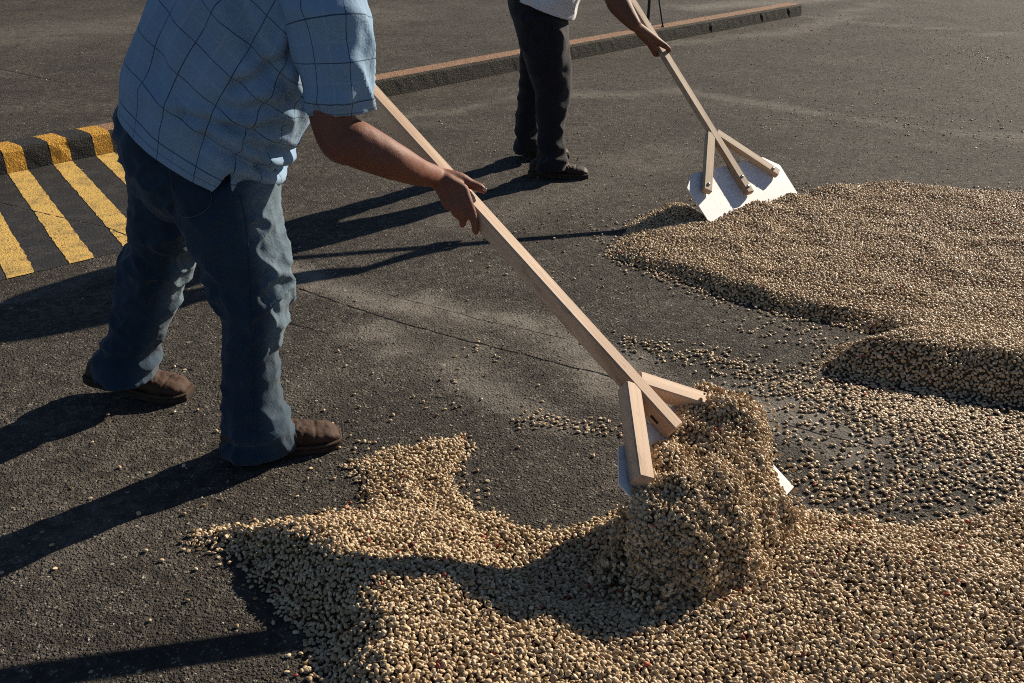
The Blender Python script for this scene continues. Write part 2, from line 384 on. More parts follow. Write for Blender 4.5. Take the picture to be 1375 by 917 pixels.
# ------------------------------------------------------------------ materials of people and tools
def cloth_mat(name, c, c2, weave=900, bump=.25, pale_tone=None, rough=.9):
    N = NT(name); co = N.coord(); n = N.noise(co, 9, 5, .6); n2 = N.noise(co, 160, 3, .7)
    colr = N.mix(N.rng(n, .3, .7), c, c2)
    if pale_tone: colr = N.mix(N.math('MULTIPLY', N.attr('pale_tone'), N.rng(N.noise(co, 22, 5, .65), .25, .65, .55, 1)), colr, pale_tone)
    colr = N.mix(N.rng(n2, .35, .7, 0, .35), colr, tuple(x * .5 for x in c))
    w_ = N.n('ShaderNodeTexWave', wave_type='BANDS', bands_direction='DIAGONAL'); N.l(co, w_.inputs['Vector']); w_.inputs['Scale'].default_value = weave / 6; w_.inputs['Distortion'].default_value = 1
    b1 = N.bump(w_.outputs[1], bump, .0008); b2 = N.bump(N.noise(co, 28, 6, .65), .55, .008, b1)
    N.b.inputs['Sheen Weight'].default_value = .15; N.b.inputs['Sheen Roughness'].default_value = .5
    return N.fin(colr, rough, b2, .2)
M_DENIM = cloth_mat('blue_denim', (.0105, .027, .050), (.018, .042, .073), pale_tone=(.155, .225, .28))
M_DENIM_POCKET = cloth_mat('blue_denim_pocket', (.015, .030, .052), (.022, .042, .070))
M_THREAD = cloth_mat('pale_hem_thread', (.11, .14, .16), (.07, .09, .11))
M_BLACKCLOTH = cloth_mat('black_twill', (.0130, .0118, .0150), (.020, .018, .022), pale_tone=(.07, .064, .07))
M_WHITE = cloth_mat('white_cotton', (.66, .66, .68), (.74, .74, .76), bump=.15)
def shirt_mat():
    N = NT('blue_checked_cotton'); co = N.coord(); uv = N.attr('cloth', out='Vector')
    wob = N.vmath('SCALE', N.vmath('SUBTRACT', N.noise(co, 30, 3, out=1), (.5, .5, .5)), .003)
    x = N.n('ShaderNodeSeparateXYZ'); N.l(N.vmath('ADD', uv, wob), x.inputs[0])
    def lines(per, off, wd):
        out = None
        for i in (0, 1):
            f = N.math('FRACT', N.math('ADD', N.math('DIVIDE', x.outputs[i], per), off)); d = N.math('MULTIPLY', N.math('ABSOLUTE', N.math('SUBTRACT', f, .5)), per)
            m = N.rng(d, wd * 1.3, wd * .6); out = m if out is None else N.math('MAXIMUM', out, m)
        return out
    colr = N.mix(N.rng(N.noise(co, 12, 4), .3, .7), (.20, .315, .455), (.235, .36, .505))
    colr = N.mix(N.math('MULTIPLY', lines(.080, .5, .0022), .28), colr, (.34, .46, .58))
    colr = N.mix(N.math('MULTIPLY', lines(.080, 0., .0010), .85), colr, (.016, .026, .060))
    st = N.math('MAXIMUM', N.rng(N.math('ABSOLUTE', N.math('SUBTRACT', x.outputs[1], .017)), .0014, .0006), N.rng(N.math('ABSOLUTE', N.math('SUBTRACT', x.outputs[1], .041)), .0014, .0006))
    colr = N.mix(N.math('MULTIPLY', st, .5), colr, (.07, .12, .20))
    b = N.bump(N.noise(co, 700, 2), .2, .0006); b = N.bump(N.noise(co, 35, 6, .6), .45, .008, b); b = N.bump(N.math('SUBTRACT', 1., st), .8, .002, b)
    N.b.inputs['Sheen Weight'].default_value = .1
    return N.fin(colr, .85, b, .2)
M_SHIRT = shirt_mat()
def skin_mat(name, c, c2):
    N = NT(name); co = N.coord()
    colr = N.mix(N.rng(N.noise(co, 14, 4, .6), .3, .7), c, c2); colr = N.mix(N.rng(N.noise(co, 150, 3, .7), .5, .75, 0, .35), colr, tuple(x * .55 for x in c))
    b = N.bump(N.voro(co, 420), .22, .0012); b = N.bump(N.noise(co, 90, 4, .6), .3, .002, b)
    N.b.inputs['Subsurface Weight'].default_value = .06; N.b.inputs['Subsurface Radius'].default_value = (.008, .003, .002)
    return N.fin(colr, .60, b, .28)
M_SKIN = skin_mat('tanned_skin', (.175, .068, .042), (.220, .088, .054))
M_SKIN_B = skin_mat('brown_skin', (.150, .064, .038), (.185, .080, .047))
def simple(name, c, rough=.6, spec=.4, metal=0., nscale=60, bump=.2, dist=.002, var=.7, c2=None):
    N = NT(name); co = N.coord(); n = N.noise(co, nscale, 5, .65)
    return N.fin(N.mix(N.rng(n, .32, .68), c2 or tuple(x * var for x in c), c), rough, N.bump(n, bump, dist), spec, metal)
M_LEATHER = simple('worn_brown_leather', (.088, .050, .033), .75, .25, 0, 24, .9, .005, c2=(.028, .014, .009))
M_LEATHER_B = simple('dark_brown_leather', (.050, .028, .019), .68, .3, 0, 30, .6, .004, c2=(.022, .013, .010))
M_SOLE = simple('dark_rubber', (.055, .040, .030), .9, .2, 0, 50, .4, c2=(.028, .020, .015))
M_WELT = simple('scuffed_welt', (.085, .058, .040), .85, .2, 0, 60, .4, c2=(.04, .026, .018))
M_LACE = simple('brown_lace', (.05, .03, .02), .9, .2)
M_HAIR = simple('black_hair', (.012, .010, .009), .6, .3, 0, 120, .8, .003)
M_EYE = simple('eye_white', (.6, .58, .55), .2)
M_BOLT = simple('zinc_bolt', (.55, .55, .54), .3, .5, 1., 90, .1)
M_STAND = simple('black_painted_steel', (.022, .022, .024), .5, .4, .3)
M_SLOT = simple('dark_slot', (.015, .012, .010), .9)
def wood_mat(name, c, c2, c3):
    N = NT(name); a = N.attr('grain', out='Vector'); st = N.vmath('MULTIPLY', a, (1.6, 75., 75.))
    n = N.noise(st, 1.0, 6, .6, .6); fine = N.noise(N.vmath('MULTIPLY', a, (6., 420., 420.)), 1., 4, .7)
    rings_ = N.noise(N.vmath('MULTIPLY', a, (2., 14., 14.)), 1., 3, .5)
    colr = N.mix(N.rng(n, .3, .7), c, c2); colr = N.mix(N.rng(fine, .52, .72, 0, .55), colr, c3); colr = N.mix(N.rng(rings_, .50, .62, 0, .6), colr, c3)
    blot = N.noise(N.vmath('MULTIPLY', a, (9., 30., 30.)), 1., 5, .7); colr = N.mix(N.rng(blot, .57, .70, 0, .6), colr, (.15, .105, .065))
    return N.fin(colr, .62, N.bump(fine, .35, .0012, N.bump(n, .3, .002)), .3)
M_WOOD = wood_mat('pale_planed_wood', (.51, .355, .240), (.61, .445, .315), (.32, .190, .115))
M_WOOD_B = wood_mat('weathered_wood', (.42, .305, .20), (.50, .375, .26), (.25, .165, .10))
def blade_mat():
    N = NT('scratched_white_sheet'); co = N.coord('Generated'); sc = N.noise(N.vmath('MULTIPLY', co, (90., 3., 3.)), 1., 5, .7); sc2 = N.noise(N.vmath('MULTIPLY', co, (4., 90., 4.)), 1., 4, .7)
    n = N.noise(co, 8, 5, .7)
    colr = N.mix(N.rng(n, .35, .7), (.62, .64, .66), (.76, .77, .78)); colr = N.mix(N.rng(sc, .60, .68, 0, .6), colr, (.25, .25, .25)); colr = N.mix(N.rng(sc2, .66, .72, 0, .4), colr, (.30, .29, .27))
    return N.fin(colr, .42, N.bump(sc, .15, .001), .5)
M_BLADE = blade_mat()

# ------------------------------------------------------------------ paddles
def grain(me, a, d, up, seed):
    co = getco(me); d = norm(d); s = norm(np.cross(d, up)); q = np.cross(s, d); r = co - np.asarray(a)
    setattr_v(me, 'grain', np.stack([r @ d + seed * 3.1, r @ s + seed * .37, r @ q + seed * .53], 1))
def paddle(name, label, M, A, phi, W, L, cham, bar, top_t, end_t, arm_t, arm_w, junc_t, mat, bolts_mid, tw=0.):
    """M: middle of the blade's lower edge. A: unit vector along that edge. phi: slope of the handle."""
    hd = np.array([A[1], -A[0], 0]); D = hd * math.cos(phi) + np.array([0, 0, -math.sin(phi)]); Nn = np.cross(A, D); Nn = Nn if Nn[2] > 0 else -Nn
    root = empty(name, M); tag(root, label, 'paddle'); o_ = np.asarray(M, float)
    P = lambda a, t, n: A * a - D * t + Nn * n            # local to the root: across, up along the handle, off the face
    bw, bh = bar
    # blade: a plate with two cut corners at the top and a slight curl
    th = .004; n = 24; out = [(-W / 2, 0), (W / 2, 0), (W / 2 + .005, L - cham), (W / 2 - cham * 1.15, L), (-W / 2 + cham * 1.15, L), (-W / 2 - .005, L - cham)]
    pts = []
    for (x0, y0), (x1, y1) in zip(out, out[1:] + out[:1]):
        k = max(1, int(math.hypot(x1 - x0, y1 - y0) / .03))
        for i in range(k): pts.append((x0 + (x1 - x0) * i / k, y0 + (y1 - y0) * i / k))
    bz = lambda x, y: .004 * (2 * x / W) ** 2 * (1 - y / L)
    V = []; k = len(pts); rr = (0, .35, .7, 1)
    for side in (0, 1):
        for f in rr[1:]:
            V += [P(x * f, L * .5 + (y - L * .5) * f, bz(x * f, L * .5 + (y - L * .5) * f) - side * th) for x, y in pts]
        V.append(P(0, L * .5, -side * th))
    Fc = []; blk = 3 * k + 1
    for side in (0, 1):
        b0 = side * blk
        for f in range(2):
            for i in range(k):
                j = (i + 1) % k; q = (b0 + f * k + i, b0 + f * k + j, b0 + (f + 1) * k + j, b0 + (f + 1) * k + i); Fc.append(q if side else q[::-1])
        for i in range(k):
            j = (i + 1) % k; q = (b0 + 3 * k, b0 + i, b0 + j); Fc.append(q[::-1] if side else q)
    for i in range(k):
        j = (i + 1) % k; Fc.append((2 * k + i, 2 * k + j, blk + 2 * k + j, blk + 2 * k + i))
    bme = mesh(V, Fc, False); link('blade', bme, M_BLADE, root)
    # handle: straight square bar, its lower end lying on the blade
    h0, h1 = P(0, end_t, .004 + bh / 2 + .001), P(0, top_t, .004 + bh / 2 + .001)
    V, Fc = box_bar(h0, h1, Nn, bw, bh); me = mesh(V, Fc, False); grain(me, h0, -D, Nn, 1); link('handle', me, mat, root)
    # two arms splayed from the handle to the blade's upper corners
    for sgn in (-1, 1):
        a0 = P(sgn * (bw * .42), junc_t, .004 + bh / 2 + .001); a1 = P(sgn * arm_w, arm_t, .004 + bh / 2 + .001)
        d = norm(a1 - a0); a0 = a0 + d * .0
        V, Fc = box_bar(a0, a1, Nn, bw * 1.0, bh * .96, .003); me = mesh(V, Fc, False); grain(me, a0, a1 - a0, Nn, 3 + sgn); link('arm', me, mat, root)
    def bolt(a, t):
        c = P(a, t, .004 + bh + .0005); r = [(.0068, 0), (.0078, .0015), (.0062, .0042), (.003, .0055)]
        V, Fc = loft([ell(c + Nn * z, A, D, q, q, 14) for q, z in r]); link('bolt', mesh(V, Fc), M_BOLT, root)
    for sgn in (() if tw else (-1, 1)):
        a0 = np.array([sgn * bw * .42, junc_t]); a1 = np.array([sgn * arm_w, arm_t]); u = norm(a0 - a1); c = a1 + u * .035; bolt(*c)
    for t in bolts_mid: bolt(0, t)
    if tw:      # saw slots seen in the sides of this paddle's bars
        for a, t in ((0, end_t + .05),):
            c = P(-bw / 2 - .0008, t, .004 + bh * .4); V, Fc = box_bar(c - D * .012, c + D * .012, Nn, .003, .006, .0008); link('slot', mesh(V, Fc, False), M_SLOT, root)
    H = lambda t: o_ + P(0, t, .004 + bh / 2 + .001)
    return dict(root=root, D=D, N=Nn, A=A, H=H, P=lambda a, t, n: o_ + P(a, t, n), W=W, L=L, bw=bw, bh=bh)
BL, BR = gp(956, 775, .045), gp(1060, 660, .045)
PAD1 = paddle('bean_paddle', 'pale wooden paddle in the foreground with its blade buried under scooped beans', (BL + BR) / 2, norm(BR - BL), math.radians(35.5), .45, .335, .06, (.040, .044), 1.78, .285, .245, .20, .43, M_WOOD, (), 1.)
BL2 = gp(958, 309, .005); A2 = norm((.80, .60, 0)); W2 = .61
PAD2 = paddle('bean_paddle', 'wooden paddle with a clean white blade and bolted arms beside the far heap', BL2 + A2 * W2 / 2, A2, math.radians(42), W2, .285, .06, (.042, .028), 1.62, .115, .175, .238, .45, M_WOOD_B, (.145, .20))

# ------------------------------------------------------------------ clothing builders
def leg_rings(rows, ratio=.95, m=40, n=40):
    a = []
    for xl, xr, y, Y in rows:
        L_, R_ = pd(xl, y, Y), pd(xr, y, Y); a.append((*((L_ + R_) / 2), (R_[0] - L_[0]) / 2))
    a = crom(np.array(a), m); return a, [ell(r[:3], (1, 0, 0), (0, 1, 0), r[3], r[3] * ratio, n, .92) for r in a]
def hollow(rings, depth=.05, thick=.82):
    """turn the first ring's end into an open hem: the wall returns inside."""
    c = rings[0].mean(0); c2 = rings[min(4, len(rings) - 1)].mean(0); d = norm(c2 - c)
    return [c + (rings[0] - c) * thick * .9 + d * depth, c + (rings[0] - c) * thick + d * .002] + rings
def trousers(name, root, front, rear, pelvis, base, mat, voxel, folds, pale_tone, pr=1.0):
    mb = MB()
    a1, r1 = leg_rings(front); a2, r2 = leg_rings(rear); a3, r3 = leg_rings(pelvis, pr, 20)
    for r in (hollow(r1), hollow(r2), r3): mb.add(*loft(r))
    me = remesh(mb, voxel, 6); co, no = getco(me), getno(me)
    co = co + no * folds(co, no)[:, None]; setco(me, co - base); setattr_f(me, 'pale_tone', pale_tone(co, no))
    return link(name, me, mat, root), a1, a2, co
def torso(name, root, secs, Y, base, mat, thick, folds, vents=(), n=150, m=90, sides=None):
    """secs: (cx, cy, half width in px) up the trunk, as seen from its right side; open at the hem."""
    cs = np.array([(*pd(x, y, Y), h, math.radians(a)) for x, y, h, a in secs]); s = px_per_m(cs[0][:3])
    P = crom(cs, m); sd_ = crom(np.array(sides), m)[:, 0]; ax = np.stack([np.sin(P[:, 4]), P[:, 4] * 0, np.cos(P[:, 4])], 1)
    th = np.linspace(-math.pi * .5, math.pi * 1.5, n)            # seam on the near side kept off: starts below, front = 0
    th = th + math.pi                                            # start at the far side
    V = np.zeros((m, n, 3)); UV = np.zeros((m, n, 3)); d = np.concatenate([[0], np.cumsum(np.linalg.norm(np.diff(P[:, :3], axis=0), axis=1))])
    for k in range(m):
        u = np.array([ax[k, 2], 0, -ax[k, 0]]); v = np.array([0, 1., 0]); c, sn = np.cos(th), np.sin(th)
        c2, s2 = np.sign(c) * np.abs(c) ** .9, np.sign(sn) * np.abs(sn) ** .9
        V[k] = P[k, :3] + np.outer(c2 * P[k, 3] / s, u) + np.outer(s2 * sd_[k], v); UV[k, :, 0] = th * .205; UV[k, :, 1] = d[k]
    # vents: notches cut up into the hem; rings near the hem are pulled up
    if vents:
        for t0, wd, dp in vents:
            dt = np.abs((th - t0 + math.pi) % (2 * math.pi) - math.pi); up = dp * np.clip(1 - dt / wd, 0, 1)
            kk = 22
            for i in np.nonzero(up > 0)[0]:
                dk = d[:kk]; new = up[i] + dk * (dk[-1] - up[i]) / dk[-1]
                col, cu = V[:kk, i].copy(), UV[:kk, i].copy()
                for j in range(3): V[:kk, i, j] = np.interp(new, dk, col[:, j]); UV[:kk, i, j] = np.interp(new, dk, cu[:, j])
    V[:, -1] = V[:, 0]
    flat = V.reshape(-1, 3); Fc = [(k * n + i, k * n + i + 1, (k + 1) * n + i + 1, (k + 1) * n + i) for k in range(m - 1) for i in range(n - 1)]
    Fc = [f[::-1] for f in Fc]
    me = mesh(flat, Fc); no = getno(me)
    cen = np.repeat(P[:, :3], n, axis=0); no = np.where(((flat - cen) * no).sum(1)[:, None] < 0, -no, no)
    uv = UV.reshape(-1, 3); dsp = folds(flat, no, uv); a = dsp.reshape(m, n); a[:, -1] = a[:, 0]; dsp = a.ravel()
    co = flat + no * dsp[:, None]; setco(me, co - base); setattr_v(me, 'cloth', uv)
    o = link(name, me, mat, root); so_ = o.modifiers.new('thickness', 'SOLIDIFY'); so_.thickness = thick; so_.offset = -1
    return o, co.reshape(m, n, 3)
def sleeve(name, parent, pts, rads, base, mat, folds, n=72, m=50, uvo=(0, 0), cuff=True):
    """pts from cuff to shoulder."""
    P = crom(np.array(pts), m); R = crom(np.array(rads), m)[:, 0]; T = np.gradient(P, axis=0); T /= np.linalg.norm(T, axis=1)[:, None]
    th = np.linspace(0, 2 * math.pi, n); rings = []; UV = []; u = norm(np.cross(T[0], (0, 1, 0.01)))
    d = np.concatenate([[0], np.cumsum(np.linalg.norm(np.diff(P, axis=0), axis=1))])
    for k in range(m):
        u = u - T[k] * np.dot(u, T[k]); u /= np.linalg.norm(u); v = np.cross(T[k], u)
        rings.append(P[k] + np.outer(np.cos(th) * R[k], u) + np.outer(np.sin(th) * R[k], v)); UV.append(np.stack([th * .085 + uvo[0], np.full(n, d[k] + uvo[1]), th * 0], 1))
    flat = np.concatenate(rings); uv = np.concatenate(UV); Fc = [(k * n + i, k * n + i + 1, (k + 1) * n + i + 1, (k + 1) * n + i) for k in range(m - 1) for i in range(n - 1)]
    cen = np.repeat(P, n, axis=0); no = flat - cen; no /= np.linalg.norm(no, axis=1)[:, None] + 1e-9
    if np.dot(np.cross(flat[1] - flat[0], flat[n] - flat[0]), no[0]) < 0: Fc = [f[::-1] for f in Fc]
    dsp = folds(flat, no, uv); a = dsp.reshape(m, n); a[:, -1] = a[:, 0]; co = flat + no * a.ravel()[:, None]
    if cuff: a = d / d[-1]; co += no * (np.repeat((d < .028) * .0016, n))[:, None]
    me = mesh(co - base, Fc); setattr_v(me, 'cloth', uv); o = link(name, me, mat, parent)
    s_ = o.modifiers.new('thickness', 'SOLIDIFY'); s_.thickness = .0025; s_.offset = -1
    return o
def grip_hand(mb, c, D, palm_n, wrist, turn, r_bar, fr=.0088, s=1.0, thumb_dir=1):
    """a fist closed round a bar through c with direction D. palm_n: unit vector from the bar to the palm side."""
    D = norm(D); a = norm(palm_n - D * np.dot(palm_n, D)); b = np.cross(D, a) * turn
    R = r_bar + fr * .85
    ang = lambda t: a * math.cos(t) + b * math.sin(t)
    kn = []
    for i in range(4):
        off = D * ((1.5 - i) * .0195 * s); ln = (.95, 1.05, 1.0, .85)[i]
        k = c + off + ang(.35) * (R + .014); kn.append(k)
        pts = [k, c + off + ang(1.05) * (R + .010), c + off + ang(1.85) * (R + .003), c + off + ang(2.6) * R, c + off + ang(2.6 + .75 * ln) * R]
        mb.add(*chain(pts, np.array([.0112, .0102, .0096, .0088, .0072]) * s, 12, 5))
        mb.add(*chain([wrist, (wrist + k) / 2 + ang(.1) * .006, k], np.array([.023, .019, .0118]) * s, 12, 5))
    mb.add(*chain([wrist, c + ang(-.35) * (R + .014)], np.array([.024, .020]) * s, 12, 5))
    tb = c + D * .012 * s + ang(-.5) * (R + .014); off = D * .042 * s
    mb.add(*chain([wrist + (c - wrist) * .3, tb, c + off + ang(-1.15) * (R + .006), c + off * 1.1 + ang(-1.9) * (R + .002), c + off * 1.05 + ang(-2.5) * R], np.array([.019, .0165, .0125, .0112, .0088]) * s, 12, 5))
def head(mb, c, fwd, s=1.0):
    f = norm(fwd); r = np.array([0, 1., 0]); r = norm(r - f * np.dot(r, f)); u = np.cross(f, r); u = u if u[2] > 0 else -u
    L = lambda x, y, z: np.asarray(c) + (f * x + r * y + u * z) * s
    R = np.stack([f, r, u], 1)
    mb.add(*ellipsoid(L(-.01, 0, .035), np.array([.098, .077, .088]) * s, R)); mb.add(*ellipsoid(L(.028, 0, -.035), np.array([.062, .060, .078]) * s, R))
    mb.add(*chain([L(.085, 0, .025), L(.100, 0, 0), L(.112, 0, -.018)], np.array([.010, .012, .015]) * s))
    for k in (-1, 1):
        mb.add(*ellipsoid(L(-.005, k * .078, -.005), np.array([.020, .010, .032]) * s, R)); mb.add(*chain([L(.082, k * .014, .034), L(.082, k * .045, .034)], np.array([.009, .008]) * s)); mb.add(*ellipsoid(L(.102, k * .010, -.022), np.array([.010, .009, .008]) * s, R))
    mb.add(*chain([L(.082, -.022, -.052), L(.092, 0, -.052), L(.082, .022, -.052)], np.array([.007, .008, .007]) * s)); mb.add(*ellipsoid(L(.074, 0, -.090), np.array([.020, .024, .018]) * s, R))
    return L, R
def hair_and_eyes(root, base, L, R, s):
    V, Fc = ellipsoid(L(-.02, 0, .048), np.array([.104, .085, .092]) * s, R, 32, 20); me = mesh(V, Fc); co, no = getco(me), getno(me)
    co += no * (vnoise(co * 70) * .004)[:, None]; loc = (co - L(0, 0, 0)) @ R
    keep = (loc[:, 2] > -.03 * s) & ~((loc[:, 0] > .03 * s) & (loc[:, 2] < .075 * s)); co[~keep] += (L(-.01, 0, .0) - co[~keep]) * .28
    setco(me, co - base); link('hair', me, M_HAIR, root)
    for k in (-1, 1):
        V, Fc = ellipsoid(L(.078, k * .031, .012), np.array([.012, .012, .012]) * s, R); e = link('eye', mesh(np.array(V) - base, Fc), M_EYE, root)
        V, Fc = ellipsoid(L(.0885, k * .031, .012), np.array([.003, .0055, .0055]) * s, R); link('pupil', mesh(np.array(V) - base, Fc), M_HAIR, e)
def boot(root, base, toe, yaw, L, pitch, mat, lace_n=4, s=1.0):
    """toe: the ground point under the toe cap's front; yaw: heading of the toe; pitch: heel lift."""
    mb = MB(); X = [0, .02, .05, .09, .13, .17, .21, .25, .28, .30]; W_ = [.022, .034, .038, .037, .038, .043, .049, .049, .041, .024]; Hh = [.060, .082, .098, .108, .100, .078, .064, .056, .048, .034]
    k = L / .30; rows = crom(np.stack([X, W_, Hh], 1), 46); rings = []; n = 36; t = np.linspace(0, 2 * math.pi, n, endpoint=False)
    for x, w_, h_ in rows:
        zc = .022 + (h_ - .022) * .38; c, s_ = np.cos(t), np.sin(t); y = np.sign(c) * np.abs(c) ** .75 * w_
        z = np.where(s_ > 0, zc + (h_ - zc) * np.abs(s_) ** .85, zc - (zc - .016) * np.abs(s_) ** .6); rings.append(np.stack([np.full(n, x * k), y * k, z * k], 1))
    mb.add(*loft(rings)); mb.add(*chain([(.085 * k, 0, .07 * k), (.074 * k, 0, .10 * k), (.072 * k, 0, .118 * k)], np.array([.040, .039, .034]) * k, 20))
    ume = remesh(mb, .0045, 5); co, no = getco(ume), getno(ume)
    cre = gauss(co[:, 0], .195 * k, .022) * sstep(.04, .06, co[:, 2]); co += no * ((.0016 * np.sin(co[:, 0] / k * 330 + 4 * vnoise(co * 45)) * cre) + .0022 * vnoise(co * 42) + .0010 * vnoise(co * 110))[:, None]
    # stitched seam between vamp and quarter, and toe cap line
    for xs, sl_ in ((.150, .55), (.238, -.1)):
        dd = co[:, 0] - (xs * k + (co[:, 2] - .05) * sl_ * -1); co -= no * (.0030 * gauss(dd, 0, .0032) * sstep(.026, .034, co[:, 2]))[:, None]
    cp, sp = math.cos(pitch), math.sin(pitch); cy_, sy_ = math.cos(yaw), math.sin(yaw)
    def place(v):
        v = np.asarray(v, float).reshape(-1, 3).copy(); bx = .215 * k; x = v[:, 0] - bx; z = v[:, 2]; f = np.clip(-x / .05, 0, 1)
        xr, zr = x * cp + z * sp * 1.0, z * cp - x * sp
        x2 = np.where(x < 0, xr, x + z * sp * np.clip(1 - x / .06, 0, 1)); z2 = np.where(x < 0, zr, z)
        x2 = x2 + bx - L; return np.stack([toe[0] + x2 * cy_ - v[:, 1] * sy_, toe[1] + x2 * sy_ + v[:, 1] * cy_, z2], 1)
    setco(ume, place(co) - base); b = link('boot', ume, mat, root)
    def slab(z0, z1, g, name, ms=None):
        pts = []
        ro = crom(np.stack([X, W_, Hh], 1), 30)
        for x, w_, _ in ro: pts.append((x, -(w_ + g)))
        for x, w_, _ in ro[::-1]: pts.append((x, w_ + g))
        pts = np.array(pts); pts[:, 0] = .15 + (pts[:, 0] - .15) * (1 + g / .15); R_ = []
        for z, gg in ((z0, -.003), (z0 + .002, 0), (z1 - .002, 0), (z1, -.003)):
            q = pts.copy(); q[:, 1] *= 1 + gg / .045; q[:, 0] = .15 + (q[:, 0] - .15) * (1 + gg / .15); R_.append(np.column_stack([q * k, np.full(len(q), z)]))
        V, Fc = loft(R_); link(name, mesh(place(V) - base, Fc, False), ms or M_SOLE, b)
    slab(.0, .016, .004, 'sole'); slab(.0165, .025, .0055, 'welt', M_WELT)
    for i in range(lace_n):
        x = (.132 + .016 * i) * k; ys = np.linspace(-.024, .024, 7) * k; top = np.interp(x / k, X, Hh) * k; hw = np.interp(x / k, X, W_) * k
        zs = .022 + (top - .022) * .38 + (top - (.022 + (top - .022) * .38)) * np.sqrt(np.clip(1 - (ys / hw) ** 2.4, 0, 1)) ** .9
        p_ = np.stack([x + ys * (.25 if i % 2 else -.25), ys, zs + .0022], 1); V, Fc = chain(p_, np.full(7, .0026), 8, 2); link('lace', mesh(place(V) - base, Fc), M_LACE, b)
    return b

# ------------------------------------------------------------------ the man in front
def man_front():
    base = np.array([*gp(300, 590)[:2], 0]); root = empty('person', base)
    tag(root, 'man in blue checked shirt and faded jeans bending over the foreground paddle', 'person')
    fr = [(301, 400, 600, 2.285), (298, 392, 578, 2.285), (300, 382, 548, 2.29), (301, 377, 505, 2.30), (300, 379, 460, 2.31), (296, 387, 425, 2.32), (286, 391, 392, 2.33), (272, 389, 360, 2.34), (258, 384, 330, 2.35), (243, 378, 300, 2.36), (232, 374, 270, 2.37), (226, 371, 240, 2.38), (226, 364, 212, 2.40)]
    re = [(123, 211, 503, 2.59), (130, 212, 482, 2.60), (143, 222, 450, 2.60), (151, 236, 420, 2.60), (157, 246, 390, 2.59), (163, 257, 360, 2.58), (169, 268, 330, 2.57), (175, 282, 300, 2.55), (178, 292, 265, 2.54), (174, 296, 232, 2.53), (168, 296, 205, 2.52)]
    pe = [(225, 345, 280, 2.45), (198, 366, 262, 2.45), (182, 371, 235, 2.45), (168, 370, 205, 2.455), (161, 362, 175, 2.455), (161, 350, 148, 2.46), (170, 338, 122, 2.46)]
    zk, zh = .40, .07
    def folds(co, no):
        x, y, z = co.T; frontleg = (y < 2.44) & (z < .74)
        hem_c = np.where(y < 2.45, .06, .12)
        n1 = vnoise(np.stack([x * 9, y * 9, z * 34 + 3 * x], 1)); n2 = vnoise(np.stack([x * 14 + z * 9, y * 10, z * 17 - x * 12], 1)); n3 = vnoise(co * 38)
        n4 = vnoise(np.stack([x * 20, y * 20, z * 4], 1)); rid = 1 - 2 * np.abs(n2)
        w_h = gauss(z, hem_c, .085); w_k = gauss(z, .44, .14); w_c = gauss(z, .74, .12)
        rid = np.clip(1 - 1.9 * np.abs(n2), 0, 1) ** 1.6 * 1.2
        rid2 = 1 - 2.4 * np.abs(vnoise(np.stack([x * 24 + z * 16, y * 20, z * 22 - x * 20 + 4], 1)))
        d = .014 * n1 * w_h + .008 * (rid - .4) * (.45 + w_k + .6 * w_c) + .003 * (rid2 - .2) * (.5 + w_h + .5 * w_k) + .005 * n4 + .0018 * n3
        return d + .006 * gauss(x, .0, 9) * np.sin(z * 60 + x * 18) * gauss(z, .46, .05) * sstep(-.1, .5, -no[:, 0])
    def pale_tone(co, no):  # dye fade on the thighs, plus a sunlit shin strip put into the colour
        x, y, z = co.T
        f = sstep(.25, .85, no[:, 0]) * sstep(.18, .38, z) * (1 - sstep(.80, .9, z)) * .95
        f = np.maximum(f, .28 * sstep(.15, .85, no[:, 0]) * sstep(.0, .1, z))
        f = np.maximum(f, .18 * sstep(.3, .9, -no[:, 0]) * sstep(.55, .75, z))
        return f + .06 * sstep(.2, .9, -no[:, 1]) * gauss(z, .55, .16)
    jeans, a1, a2, jco = trousers('jeans', root, fr, re, pe, base, M_DENIM, .0052, folds, pale_tone)
    from mathutils.bvhtree import BVHTree
    bv = BVHTree.FromPolygons([tuple(v) for v in getco(jeans.data) + base], [tuple(p.vertices) for p in jeans.data.polygons])
    def hit(px, py):
        h = bv.ray_cast(Vector((0, 0, CH)), Vector(ray(px, py))); return h[0], h[1]
    # back pocket patch and its stitched edge, lying on the cloth
    def patch(name, quad, mat, lift, nu=14, nv=14):
        q = np.array(quad, float); V, ok = [], True
        for j in range(nv + 1):
            for i in range(nu + 1):
                a, b = i / nu, j / nv; p = (q[0] * (1 - a) + q[1] * a) * (1 - b) + (q[3] * (1 - a) + q[2] * a) * b; h = hit(*p)
                V.append(np.array(h[0]) + np.array(h[1]) * lift - base if h[0] else np.array([0, 0, -1.]))
        Fc = [(j * (nu + 1) + i, j * (nu + 1) + i + 1, (j + 1) * (nu + 1) + i + 1, (j + 1) * (nu + 1) + i)[::-1] for j in range(nv) for i in range(nu)]
        o = link(name, mesh(V, Fc), mat, jeans); s_ = o.modifiers.new('t', 'SOLIDIFY'); s_.thickness = .002; s_.offset = 0; return o
    patch('back_pocket', [(222, 200), (276, 222), (285, 278), (240, 291)], M_DENIM_POCKET, .0015)
    def thread(name, pts, r=.0012, lift=.001, mat=M_THREAD, n=40):
        pp = crom(np.array(pts, float), n); P = []
        for p in pp:
            h = hit(*p)
            if h[0]: P.append(np.array(h[0]) + np.array(h[1]) * lift - base)
        if len(P) > 3: V, Fc = chain(P, np.full(len(P), r), 6, 1); link(name, mesh(V, Fc), mat, jeans)
    thread('pocket_stitching', [(224, 204), (242, 287), (283, 275), (274, 224)], .0009, .003)
    thread('side_seam', [(322, 262), (330, 300), (334, 350), (336, 400), (340, 460), (342, 520), (344, 580)], .0012, .0006, M_DENIM_POCKET, 60)
